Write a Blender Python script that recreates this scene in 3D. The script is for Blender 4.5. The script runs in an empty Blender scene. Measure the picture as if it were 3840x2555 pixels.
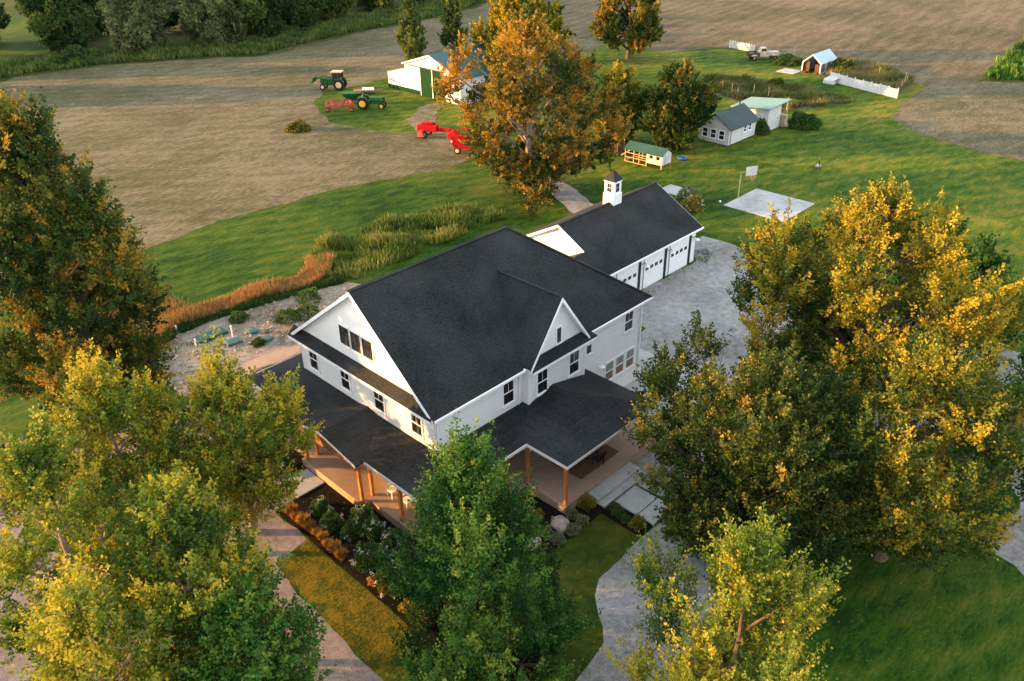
import bpy, math, random
import numpy as np
from mathutils import Vector, Matrix
from math import radians as rad, pi, sin, cos

scn = bpy.context.scene
col = scn.collection
random.seed(7)

# ------------------------------------------------------------------ helpers
def tag(o, label=None, cat=None, group=None, kind=None):
    if label: o['label'] = label
    if cat: o['category'] = cat
    if group: o['group'] = group
    if kind: o['kind'] = kind
    return o

def empty(name, loc=(0, 0, 0), rz=0.0, label=None, cat=None, group=None):
    o = bpy.data.objects.new(name, None)
    col.objects.link(o)
    o.location = loc
    o.rotation_euler = (0, 0, rz)
    o.empty_display_size = 0.3
    return tag(o, label, cat, group)

def copy_tree(o, parent=None):
    c = o.copy()
    col.objects.link(c)
    c.parent = parent
    for ch in list(o.children):
        copy_tree(ch, c)
    return c

class MB:
    def __init__(s):
        s.v = []; s.f = []
    def add(s, vs, fs):
        n = len(s.v)
        s.v += [tuple(p) for p in vs]
        s.f += [tuple(i + n for i in f) for f in fs]
        return s
    def box(s, x0, x1, y0, y1, z0, z1):
        if x0 > x1: x0, x1 = x1, x0
        if y0 > y1: y0, y1 = y1, y0
        if z0 > z1: z0, z1 = z1, z0
        vs = [(x0, y0, z0), (x1, y0, z0), (x1, y1, z0), (x0, y1, z0), (x0, y0, z1), (x1, y0, z1), (x1, y1, z1), (x0, y1, z1)]
        return s.add(vs, [(0, 3, 2, 1), (4, 5, 6, 7), (0, 1, 5, 4), (1, 2, 6, 5), (2, 3, 7, 6), (3, 0, 4, 7)])
    def beam(s, p0, p1, w, h=None):
        """rectangular bar between two points"""
        h = h or w
        p0 = Vector(p0); p1 = Vector(p1); d = (p1 - p0).normalized()
        up = Vector((0, 0, 1)) if abs(d.z) < .95 else Vector((0, 1, 0))
        a = d.cross(up).normalized() * w * .5
        b = a.cross(d).normalized() * h * .5
        vs = [p + q for p in (p0, p1) for q in (-a - b, a - b, a + b, -a + b)]
        return s.add(vs, [(0, 1, 2, 3), (7, 6, 5, 4), (0, 4, 5, 1), (1, 5, 6, 2), (2, 6, 7, 3), (3, 7, 4, 0)])
    def tube(s, pts, rads, n=8, cap=True):
        pts = [Vector(p) for p in pts]
        base = len(s.v); up0 = None
        for i, p in enumerate(pts):
            d = (pts[min(i + 1, len(pts) - 1)] - pts[max(i - 1, 0)])
            if d.length < 1e-6: d = Vector((0, 0, 1))
            d.normalize()
            if up0 is None:
                up0 = Vector((1, 0, 0)) if abs(d.x) < .9 else Vector((0, 1, 0))
            a = d.cross(up0).normalized(); b = d.cross(a).normalized()
            r = rads[i] if isinstance(rads, (list, tuple)) else rads
            for k in range(n):
                t = 2 * pi * k / n
                s.v.append(tuple(p + a * cos(t) * r + b * sin(t) * r))
        for i in range(len(pts) - 1):
            for k in range(n):
                k2 = (k + 1) % n
                s.f.append((base + i * n + k, base + i * n + k2, base + (i + 1) * n + k2, base + (i + 1) * n + k))
        if cap:
            s.f.append(tuple(base + k for k in range(n))[::-1])
            s.f.append(tuple(base + (len(pts) - 1) * n + k for k in range(n)))
        return s
    def lathe(s, axis0, axis1, prof, n=24):
        """prof: list of (t along axis in metres, radius)"""
        a0 = Vector(axis0); d = (Vector(axis1) - a0).normalized()
        return s.tube([a0 + d * t + d * 1e-5 * i for i, (t, r) in enumerate(prof)], [max(r, .001) for t, r in prof], n) if False else s._lathe(a0, d, prof, n)
    def _lathe(s, a0, d, prof, n):
        up = Vector((1, 0, 0)) if abs(d.x) < .9 else Vector((0, 1, 0))
        a = d.cross(up).normalized(); b = d.cross(a).normalized()
        base = len(s.v)
        for t, r in prof:
            for k in range(n):
                th = 2 * pi * k / n
                s.v.append(tuple(a0 + d * t + a * cos(th) * r + b * sin(th) * r))
        for i in range(len(prof) - 1):
            for k in range(n):
                k2 = (k + 1) % n
                s.f.append((base + i * n + k, base + i * n + k2, base + (i + 1) * n + k2, base + (i + 1) * n + k))
        s.f.append(tuple(base + k for k in range(n))[::-1])
        s.f.append(tuple(base + (len(prof) - 1) * n + k for k in range(n)))
        return s
    def slab(s, vs, fs, t, d=(0, 0, -1)):
        """sheet of faces thickened by t along d"""
        n0 = len(s.v); n = len(vs); d = Vector(d) * t
        s.v += [tuple(Vector(p)) for p in vs] + [tuple(Vector(p) + d) for p in vs]
        cnt = {}
        for f in fs:
            s.f.append(tuple(n0 + i for i in f))
            s.f.append(tuple(n0 + n + i for i in reversed(f)))
            for i in range(len(f)):
                cnt[(f[i], f[(i + 1) % len(f)])] = 1
        for (a, b) in cnt:
            if (b, a) not in cnt:
                s.f.append((n0 + b, n0 + a, n0 + n + a, n0 + n + b))
        return s
    def blob(s, c, r, seed=0, rough=.15, nu=14, nv=9, flat=1.0):
        rnd = random.Random(seed)
        ph = [rnd.uniform(0, 6.28) for _ in range(6)]
        base = len(s.v)
        rx, ry, rz_ = r if isinstance(r, (tuple, list)) else (r, r, r)
        for j in range(nv + 1):
            th = pi * j / nv
            for i in range(nu):
                p = 2 * pi * i / nu
                k = 1 + rough * (sin(3 * p + ph[0]) * sin(2 * th + ph[1]) + .6 * sin(5 * p + ph[2] + 3 * th) + .5 * rnd.uniform(-1, 1)) * sin(th)
                s.v.append((c[0] + rx * k * sin(th) * cos(p), c[1] + ry * k * sin(th) * sin(p), c[2] + rz_ * k * cos(th)))
        for j in range(nv):
            for i in range(nu):
                i2 = (i + 1) % nu
                s.f.append((base + j * nu + i, base + (j + 1) * nu + i, base + (j + 1) * nu + i2, base + j * nu + i2))
        return s
    def build(s, name, m, parent=None, smooth=False, bevel=0):
        me = bpy.data.meshes.new(name)
        me.from_pydata(s.v, [], s.f)
        me.materials.append(m)
        if smooth:
            me.polygons.foreach_set('use_smooth', [True] * len(me.polygons))
        me.update()
        o = bpy.data.objects.new(name, me)
        col.objects.link(o)
        o.parent = parent
        if bevel:
            b = o.modifiers.new('b', 'BEVEL'); b.width = bevel; b.segments = 2; b.limit_method = 'ANGLE'
        return o

def boxes(name, m, parent, lst, bevel=0):
    for b in lst:
        MB().box(*b).build(name, m, parent, bevel=bevel)

# ------------------------------------------------------------------ materials
def nt(m):
    m.use_nodes = True
    t = m.node_tree
    t.nodes.clear()
    return t
def N(t, kind, **kw):
    n = t.nodes.new(kind)
    for k, v in kw.items():
        if k in ('data_type', 'blend_type', 'operation', 'noise_dimensions', 'distribution', 'wave_type', 'bands_direction', 'feature', 'attribute_name', 'wave_profile', 'attribute_type'):
            setattr(n, k, v)
        else:
            n.inputs[k].default_value = v
    return n
def pos(t, scale=(1, 1, 1), rot=(0, 0, 0)):
    g = t.nodes.new('ShaderNodeNewGeometry')
    mp = t.nodes.new('ShaderNodeMapping')
    mp.inputs['Scale'].default_value = scale
    mp.inputs['Rotation'].default_value = rot
    t.links.new(g.outputs['Position'], mp.inputs['Vector'])
    return mp.outputs['Vector']
def ramp(t, fac, stops):
    r = t.nodes.new('ShaderNodeValToRGB')
    e = r.color_ramp.elements
    while len(e) < len(stops): e.new(.5)
    for i, (p, c) in enumerate(stops):
        e[i].position = p; e[i].color = (*c, 1)
    t.links.new(fac, r.inputs['Fac'])
    return r.outputs['Color']
def mixc(t, fac, a, b, mode='MIX'):
    m = t.nodes.new('ShaderNodeMix'); m.data_type = 'RGBA'; m.blend_type = mode
    if isinstance(fac, (int, float)): m.inputs[0].default_value = fac
    else: t.links.new(fac, m.inputs[0])
    for k, c in ((6, a), (7, b)):
        if isinstance(c, tuple): m.inputs[k].default_value = (*c, 1)
        else: t.links.new(c, m.inputs[k])
    return m.outputs[2]
def noise(t, vec, scale, detail=4, rough=.55, dist=0):
    n = N(t, 'ShaderNodeTexNoise', Scale=scale, Detail=detail, Roughness=rough, Distortion=dist)
    t.links.new(vec, n.inputs['Vector'])
    return n.outputs['Fac']
def finish(t, color, rough=.8, spec=.3, bump=None, metal=0, bumpd=.02, bstr=1.0):
    b = N(t, 'ShaderNodeBsdfPrincipled', Roughness=rough, Metallic=metal)
    b.inputs['Specular IOR Level'].default_value = spec
    o = t.nodes.new('ShaderNodeOutputMaterial')
    if isinstance(color, tuple): b.inputs['Base Color'].default_value = (*color, 1)
    else: t.links.new(color, b.inputs['Base Color'])
    if bump is not None:
        bn = N(t, 'ShaderNodeBump', Distance=bumpd, Strength=bstr)
        t.links.new(bump, bn.inputs['Height'])
        t.links.new(bn.outputs['Normal'], b.inputs['Normal'])
    t.links.new(b.outputs[0], o.inputs['Surface'])
    return b
def plain(name, c, rough=.7, var=.18, scale=3.0, spec=.3, metal=0, bump=0.0, bscale=40):
    m = bpy.data.materials.new(name); t = nt(m)
    v = pos(t)
    n = noise(t, v, scale, 5)
    c2 = tuple(x * (1 - var) for x in c); c3 = tuple(min(1, x * (1 + var)) for x in c)
    cc = ramp(t, n, [(.3, c2), (.7, c3)])
    finish(t, cc, rough, spec, noise(t, v, bscale, 3) if bump else None, metal, bump or .01)
    return m
def ground_mat(name, stops, bands=((.12, 4), (1.1, 5)), fine=14, bump=.04, rough=.95, rot=0, stretch=(1, 1, 1), finew=.35, far=None, rows=None):
    m = bpy.data.materials.new(name); t = nt(m)
    v0 = pos(t); v = pos(t, stretch, (0, 0, rot))
    a = noise(t, v0, bands[0][0], bands[0][1]); b = noise(t, v, bands[1][0], bands[1][1], .6, .6); c = noise(t, v, fine, 3, .7)
    def mad(x, k, y=None):
        q = N(t, 'ShaderNodeMath', operation='MULTIPLY'); t.links.new(x, q.inputs[0]); q.inputs[1].default_value = k
        if y is None: return q.outputs[0]
        s_ = N(t, 'ShaderNodeMath', operation='ADD'); t.links.new(q.outputs[0], s_.inputs[0]); t.links.new(y, s_.inputs[1])
        return s_.outputs[0]
    f = mad(a, .5, mad(b, .5, mad(c, finew)))
    if rows:
        wv = N(t, 'ShaderNodeTexWave', wave_type='BANDS', bands_direction='Y', Scale=rows[1], Distortion=rows[3], Detail=3)
        wv.inputs['Detail Scale'].default_value = rows[4]
        t.links.new(pos(t, (1, 1, 1), (0, 0, rows[0])), wv.inputs['Vector'])
        f = mad(wv.outputs['Fac'], rows[2], f)
        k0 = N(t, 'ShaderNodeMath', operation='SUBTRACT'); t.links.new(f, k0.inputs[0]); k0.inputs[1].default_value = rows[2] * .5; f = k0.outputs[0]
    sub = N(t, 'ShaderNodeMath', operation='SUBTRACT'); t.links.new(f, sub.inputs[0]); sub.inputs[1].default_value = finew * .5
    cc = ramp(t, sub.outputs[0], stops)
    if far:  # distant lawn brightened in its colour to stand for sunlight
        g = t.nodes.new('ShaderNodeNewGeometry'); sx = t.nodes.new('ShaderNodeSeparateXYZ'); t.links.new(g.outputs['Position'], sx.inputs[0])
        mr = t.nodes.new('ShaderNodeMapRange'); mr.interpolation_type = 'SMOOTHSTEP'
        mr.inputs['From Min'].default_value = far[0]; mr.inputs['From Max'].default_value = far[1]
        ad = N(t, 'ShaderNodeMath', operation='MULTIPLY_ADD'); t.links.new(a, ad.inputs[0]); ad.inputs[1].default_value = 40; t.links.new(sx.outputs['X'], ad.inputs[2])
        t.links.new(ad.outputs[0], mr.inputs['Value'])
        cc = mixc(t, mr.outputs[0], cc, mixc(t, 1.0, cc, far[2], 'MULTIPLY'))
    finish(t, cc, rough, .08, mad(b, .6, mad(c, .5)), 0, bump)
    return m

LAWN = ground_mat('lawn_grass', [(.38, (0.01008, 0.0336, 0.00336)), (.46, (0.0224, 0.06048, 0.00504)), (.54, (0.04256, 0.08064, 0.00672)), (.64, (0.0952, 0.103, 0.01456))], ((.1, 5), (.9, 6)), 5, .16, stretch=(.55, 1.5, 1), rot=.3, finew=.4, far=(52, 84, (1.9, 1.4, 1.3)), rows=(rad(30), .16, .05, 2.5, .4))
LAWN2 = ground_mat('turf_grass', [(.36, (0.0176, 0.032, 0.004)), (.5, (0.04, 0.056, 0.0064)), (.64, (0.084, 0.08, 0.0112))], ((.25, 5), (1.6, 6)), 16, .06)
STRIP = ground_mat('sunlit_turf_grass', [(.38, (.028, .040, .004)), (.5, (.075, .068, .006)), (.6, (.15, .105, .009))], ((.3, 5), (1.4, 6)), 9, .08, finew=.6)  # sunlight on the strip painted in as golden-brown turf
ROUGHG = ground_mat('rough_grass', [(.36, (0.02016, 0.03456, 0.00648)), (.5, (0.04032, 0.0576, 0.01152)), (.64, (0.108, 0.0864, 0.0288))], ((.15, 5), (1.0, 6)), 6, .25)
FIELD = ground_mat('mown_hay', [(.36, (0.06022, 0.06235, 0.02551)), (.44, (0.08856, 0.07935, 0.03825)), (.52, (0.1169, 0.09777, 0.05385)), (.60, (0.1594, 0.1332, 0.08148))], ((.06, 6), (.5, 8)), 2.6, .2, rot=rad(45.8), stretch=(.55, 1.35, 1), finew=.75, rows=(rad(42), .12, .045, 5.0, .4))
FIELD2 = ground_mat('mown_hay_rows', [(.36, (0.05904, 0.05616, 0.02448)), (.44, (0.09, 0.07416, 0.03744)), (.52, (0.1188, 0.09216, 0.0504)), (.60, (0.1584, 0.1238, 0.0756))], ((.05, 6), (.45, 8)), 2.4, .2, rot=rad(-8), stretch=(.28, 1.5, 1), finew=.65, rows=(rad(-10), .11, .06, 2.5, .5))
GRAVEL = ground_mat('grey_gravel', [(.34, (0.117, 0.1092, 0.0897)), (.45, (0.2028, 0.195, 0.1833)), (.55, (0.2652, 0.2574, 0.2496)), (.66, (0.3432, 0.3354, 0.3276))], ((.2, 5), (2.2, 6)), 22, .03, finew=.7)
GRAVELP = ground_mat('pink_gravel', [(.34, (0.1292, 0.102, 0.0952)), (.5, (0.2176, 0.1768, 0.1632)), (.66, (0.3128, 0.2584, 0.2448))], ((.2, 5), (2.2, 6)), 22, .03, finew=.7)
DIRT = ground_mat('bare_dirt', [(.34, (0.102, 0.0782, 0.0544)), (.46, (0.1972, 0.1564, 0.1156)), (.56, (0.272, 0.2244, 0.1768)), (.66, (0.3128, 0.2652, 0.2176))], ((.3, 6), (1.3, 6)), 7, .12)
TRACK = ground_mat('worn_track', [(.34, (0.064, 0.0576, 0.0224)), (.5, (0.1344, 0.112, 0.064)), (.66, (0.2112, 0.1792, 0.128))], ((.25, 6), (1.2, 6)), 6, .08)
CONC = ground_mat('concrete', [(.40, (0.2706, 0.2706, 0.2624)), (.5, (0.3444, 0.3444, 0.3362)), (.66, (0.41, 0.41, 0.4018))], ((.35, 5), (1.5, 5)), 12, .004, .8)
MULCH = ground_mat('dark_mulch', [(.34, (0.0042, 0.0035, 0.0035)), (.5, (0.0098, 0.007, 0.0056)), (.66, (0.0245, 0.0154, 0.0105))], ((.5, 4), (3, 5)), 14, .06)
PORCHF = ground_mat('porch_concrete', [(.34, (.27, .185, .13)), (.5, (.32, .22, .16)), (.66, (.38, .265, .195))], ((.4, 4), (1.5, 5)), 8, .003, .7)

def siding():
    m = bpy.data.materials.new('white_siding'); t = nt(m)
    v = pos(t, (0, 0, 1))
    w = N(t, 'ShaderNodeTexWave', wave_type='BANDS', bands_direction='Z', wave_profile='SAW', Scale=1.35, Distortion=0)
    t.links.new(v, w.inputs['Vector'])
    n = noise(t, pos(t), 1.2, 5)
    c = ramp(t, n, [(.3, (.78, .78, .78)), (.7, (.84, .84, .84))])
    g = ramp(t, w.outputs['Fac'], [(0, (.72, .72, .74)), (.12, (1, 1, 1))])
    c = mixc(t, 1.0, c, g, 'MULTIPLY')
    finish(t, c, .55, .3, w.outputs['Fac'], 0, .02)
    return m
SIDING = siding()
def shingle(name, lo, hi):
    m = bpy.data.materials.new(name); t = nt(m)
    v = pos(t)
    a = noise(t, v, .35, 4); b = noise(t, v, 7, 4, .7)
    vz = pos(t, (0, 0, 1))
    wv = N(t, 'ShaderNodeTexWave', wave_type='BANDS', bands_direction='Z', wave_profile='SAW', Scale=2.9)
    t.links.new(vz, wv.inputs['Vector'])
    fine = noise(t, pos(t, (1, 1, 1.6)), 8.5, 2, .8)
    s_ = N(t, 'ShaderNodeMath', operation='MULTIPLY_ADD'); t.links.new(b, s_.inputs[0]); s_.inputs[1].default_value = .55; t.links.new(a, s_.inputs[2])
    s1 = N(t, 'ShaderNodeMath', operation='MULTIPLY_ADD'); t.links.new(fine, s1.inputs[0]); s1.inputs[1].default_value = .95; t.links.new(s_.outputs[0], s1.inputs[2])
    s2 = N(t, 'ShaderNodeMath', operation='MULTIPLY_ADD'); t.links.new(wv.outputs['Fac'], s2.inputs[0]); s2.inputs[1].default_value = .10; t.links.new(s1.outputs[0], s2.inputs[2])
    hf = N(t, 'ShaderNodeMath', operation='MULTIPLY'); t.links.new(s2.outputs[0], hf.inputs[0]); hf.inputs[1].default_value = .5
    c = ramp(t, hf.outputs[0], [(.52, lo), (.78, hi)])
    finish(t, c, .9, .25, s2.outputs[0], 0, .02)
    return m
SHINGLE = shingle('charcoal_shingles', (.004, .0052, .0056), (.028, .031, .0325))
GREENROOF = shingle('green_shingles', (.012, .05, .042), (.03, .105, .09))
GREYROOF = shingle('slate_green_shingles', (.035, .05, .05), (.06, .08, .08))
WHITE = plain('white_paint', (.80, .80, .795), .5, .06)
OFFWHITE = plain('weathered_white_paint', (.52, .50, .48), .7, .12, 2)
CREAMTRIM = plain('pale_trim', (.66, .6, .55), .6, .08)
BLACK = plain('black_trim', (.012, .014, .02), .5, .1)
SASH = plain('dark_bronze_sash', (.05, .035, .028), .5, .1)
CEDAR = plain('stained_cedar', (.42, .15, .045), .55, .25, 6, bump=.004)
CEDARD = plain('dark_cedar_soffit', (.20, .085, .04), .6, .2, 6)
GUTTER = plain('white_gutter', (.78, .78, .78), .35, .04)
def glass():
    m = bpy.data.materials.new('window_glass'); t = nt(m)
    n = noise(t, pos(t, (3.0, 3.0, .5)), 1.6, 3)
    c = ramp(t, n, [(.42, (.008, .009, .010)), (.55, (.022, .024, .024)), (.68, (.11, .115, .11))])
    finish(t, c, .12, .6)
    return m
GLASS = glass()
BLIND = plain('window_blind_glass', (.20, .22, .21), .25, .3, 4, .5)
AMBER = plain('amber_reflection_glass', (.17, .085, .05), .25, .35, 4, .5)  # orange reflection in the lower panes painted into the glass colour
RUG = plain('brown_rug', (.13, .062, .035), .95, .2, 4)
DARKF = plain('dark_furniture', (.018, .012, .010), .6, .2)
BARK = plain('brown_bark', (.11, .075, .05), .95, .35, 5, .1, 0, .03, 12)
BARKP = plain('pale_bark', (.28, .22, .17), .95, .3, 5, .1, 0, .03, 12)
MRED = plain('red_machine_paint', (.36, .006, .008), .6, .45, 2.2, .06)
MREDW = plain('faded_red_paint', (.42, .07, .05), .6, .3, 3)
MGREEN = plain('green_machine_paint', (.02, .09, .024), .6, .45, 2.2, .08)
MYEL = plain('yellow_wheel_paint', (.62, .36, .03), .5, .15)
MPALE = plain('pale_wheel_paint', (.55, .42, .22), .6, .15)
TAN = plain('tan_canopy_paint', (.42, .33, .24), .6, .12)
TYRE = plain('black_rubber', (.012, .012, .012), .85, .2)
STEEL = plain('grey_steel', (.25, .26, .27), .45, .2, 3, .5, .6)
DOORG = plain('barn_green_paint', (.004, .035, .015), .7, .18, 2, .05)
BARNW = plain('barn_white_metal', (.58, .55, .54), .55, .07, 1)
BARNRF = plain('barn_green_metal_roof', (.02, .085, .09), .5, .15)
GREENRF2 = plain('pale_green_metal_roof', (.14, .24, .21), .6, .12)
TEAL = plain('teal_plastic', (.018, .075, .068), .5, .3, 3)
TEALP = plain('pale_teal_plastic', (.06, .14, .12), .6, .2, 3)
BLUE = plain('blue_plastic', (.03, .12, .33), .5, .15)
WOODP = plain('pale_timber', (.42, .30, .18), .85, .25, 4)
WOODR = plain('rusty_timber', (.085, .04, .028), .85, .3, 3)
LOGS = plain('cut_log_ends', (.45, .35, .25), .9, .4, 8)
RUST = plain('rusty_cream_body', (.45, .34, .26), .7, .35, 1.5)
POLYC = plain('pale_blue_polycarbonate', (.30, .42, .46), .35, .08)
STONE = plain('pinkish_boulder', (.30, .24, .20), .9, .3, 3, .2, 0, .03, 8)
ALU = plain('pale_backboard', (.55, .52, .48), .5, .2)
ORANGEP = plain('orange_rim_paint', (.65, .25, .08), .5, .1)

def leafmat(name, stops, trans=.28, sat=1.0):
    m = bpy.data.materials.new(name); t = nt(m)
    a = N(t, 'ShaderNodeAttribute', attribute_name='tint')
    c = ramp(t, a.outputs['Fac'], stops)
    d = N(t, 'ShaderNodeBsdfDiffuse', Roughness=.6); t.links.new(c, d.inputs['Color'])
    tr = N(t, 'ShaderNodeBsdfTranslucent'); t.links.new(c, tr.inputs['Color'])
    gl = N(t, 'ShaderNodeBsdfGlossy', Roughness=.45); gl.inputs['Color'].default_value = (1, 1, 1, 1)
    mx = N(t, 'ShaderNodeMixShader'); mx.inputs[0].default_value = trans
    t.links.new(d.outputs[0], mx.inputs[1]); t.links.new(tr.outputs[0], mx.inputs[2])
    m2 = N(t, 'ShaderNodeMixShader'); m2.inputs[0].default_value = .008
    t.links.new(mx.outputs[0], m2.inputs[1]); t.links.new(gl.outputs[0], m2.inputs[2])
    o = t.nodes.new('ShaderNodeOutputMaterial'); t.links.new(m2.outputs[0], o.inputs['Surface'])
    return m
L_MAPLE = leafmat('maple_leaves', [(0, (0.027, 0.063, 0.0108)), (.4, (0.09, 0.153, 0.0198)), (.7, (0.243, 0.261, 0.027)), (1, (0.45, 0.342, 0.027))])
L_GOLD = leafmat('golden_maple_leaves', [(0, (.020, .047, .010)), (.42, (.062, .098, .0155)), (.68, (.175, .172, .018)), (1, (.42, .295, .022))])
L_GREEN = leafmat('green_leaves', [(0, (.012, .045, .010)), (.45, (.042, .118, .018)), (.8, (.11, .21, .030)), (1, (.24, .27, .035))])
L_OLIVE = leafmat('olive_leaves', [(0, (0.0162, 0.036, 0.009)), (.5, (0.054, 0.0855, 0.0162)), (.8, (0.135, 0.153, 0.0252)), (1, (0.396, 0.243, 0.027))])
L_DARK = leafmat('dark_leaves', [(0, (0.01755, 0.03978, 0.01053)), (.5, (0.04914, 0.08424, 0.01638)), (.85, (0.1229, 0.1404, 0.0234)), (1, (0.3276, 0.1989, 0.0234))])
L_ORANGE = leafmat('orange_autumn_leaves', [(0, (0.027, 0.0495, 0.0126)), (.35, (0.0765, 0.09, 0.018)), (.65, (0.27, 0.171, 0.0225)), (1, (0.468, 0.252, 0.0315))])
L_FAR = leafmat('far_wood_leaves', [(0, (0.0225, 0.0495, 0.0162)), (.5, (0.063, 0.1125, 0.027)), (.85, (0.135, 0.171, 0.0405)), (1, (0.225, 0.234, 0.054))])
L_WILLOW = leafmat('willow_leaves', [(0, (0.054, 0.081, 0.0315)), (.5, (0.135, 0.162, 0.0585)), (1, (0.27, 0.279, 0.108))])
L_SHRUB = leafmat('shrub_leaves', [(0, (0.018, 0.045, 0.0126)), (.5, (0.045, 0.099, 0.0225)), (1, (0.117, 0.18, 0.045))])
L_YSHRUB = leafmat('yellow_shrub_leaves', [(0, (.06, .07, .012)), (.5, (.17, .16, .02)), (1, (.34, .27, .035))])
L_GSHRUB = leafmat('grey_green_shrub_leaves', [(0, (.07, .09, .045)), (.5, (.15, .18, .08)), (1, (.26, .28, .14))])
L_FLOWER = leafmat('cream_blossom', [(0, (.45, .42, .34)), (1, (.75, .72, .62))])
L_OGRASS = leafmat('orange_grass_blades', [(0, (.14, .10, .02)), (.5, (.34, .17, .03)), (1, (.5, .24, .05))])
L_HAY = leafmat('rust_grass_blades', [(0, (.08, .10, .025)), (.45, (.28, .17, .055)), (1, (.46, .25, .09))])
L_REED = leafmat('reed_blades', [(0, (.035, .08, .015)), (.6, (.095, .15, .03)), (1, (.30, .28, .07))])
L_BRUSH = leafmat('brush_blades', [(0, (.05, .075, .018)), (.5, (.12, .135, .04)), (1, (.30, .23, .10))])

# ------------------------------------------------------------------ foliage
def quad_mesh(name, V, tint, m, parent=None):
    """V: (n,4,3) array of quad corners"""
    n = len(V)
    me = bpy.data.meshes.new(name)
    me.vertices.add(n * 4)
    me.vertices.foreach_set('co', V.astype(np.float32).ravel())
    me.loops.add(n * 4)
    me.loops.foreach_set('vertex_index', np.arange(n * 4, dtype=np.int32))
    me.polygons.add(n)
    me.polygons.foreach_set('loop_start', np.arange(0, n * 4, 4, dtype=np.int32))
    me.polygons.foreach_set('loop_total', np.full(n, 4, dtype=np.int32))
    me.update(calc_edges=True)
    at = me.attributes.new('tint', 'FLOAT', 'FACE')
    at.data.foreach_set('value', np.clip(tint, 0, 1).astype(np.float32))
    me.materials.append(m)
    o = bpy.data.objects.new(name, me)
    col.objects.link(o)
    o.parent = parent
    return o

def unit(a):
    return a / np.maximum(np.linalg.norm(a, axis=-1, keepdims=True), 1e-9)

def leaf_quads(P, D, size, rng):
    """leaf rhombi at P with long axis roughly D"""
    n = len(P)
    a = unit(D + rng.normal(0, .55, (n, 3)))
    b = unit(np.cross(a, rng.normal(0, 1, (n, 3)) + np.array([0, 0, .9])))
    L = size * rng.uniform(.7, 1.35, (n, 1))
    W = L * .42
    return np.stack([P - a * L * .5, P + b * W, P + a * L * .55, P - b * W], axis=1)

def sprays(C, A, L, W, k, size, rng, t0):
    """C centres (m,3), A axes, L lengths, W widths -> leaf quads and tints"""
    m = len(C)
    t = rng.beta(1.1, 1.3, (m, k, 1))
    off = rng.normal(0, 1, (m, k, 3)) * (W[:, None, None] * (1.05 - .75 * t))
    P = C[:, None, :] + A[:, None, :] * (L[:, None, None] * t) + off
    D = A[:, None, :] * .8 + unit(off) * .8
    tint = t0[:, None] + rng.normal(0, .09, (m, k)) + (t[..., 0] - .5) * .18
    P = P.reshape(-1, 3); D = D.reshape(-1, 3)
    return leaf_quads(P, D, size, rng), tint.ravel()

def prof(kind, z):
    if kind == 'cone': return (1 - z) ** .75 * min(1, z / .12 + .35)
    if kind == 'egg': return (1 - z) ** .5 * min(1, z / .2 + .6)
    if kind == 'round': return max(0.0, 1 - (2 * z - .92) ** 2) ** .5
    if kind == 'oval': return max(0.05, 1 - abs(2 * z - .75) ** 2.2 / 1.75) ** .6 * min(1, .55 + z * 2.2) * (1 if z < .7 else max(.12, 1 - (z - .7) * 2.6))
    if kind == 'column': return min(1, .6 + z * 2) * (1 - z) ** .35
    return 1

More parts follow.
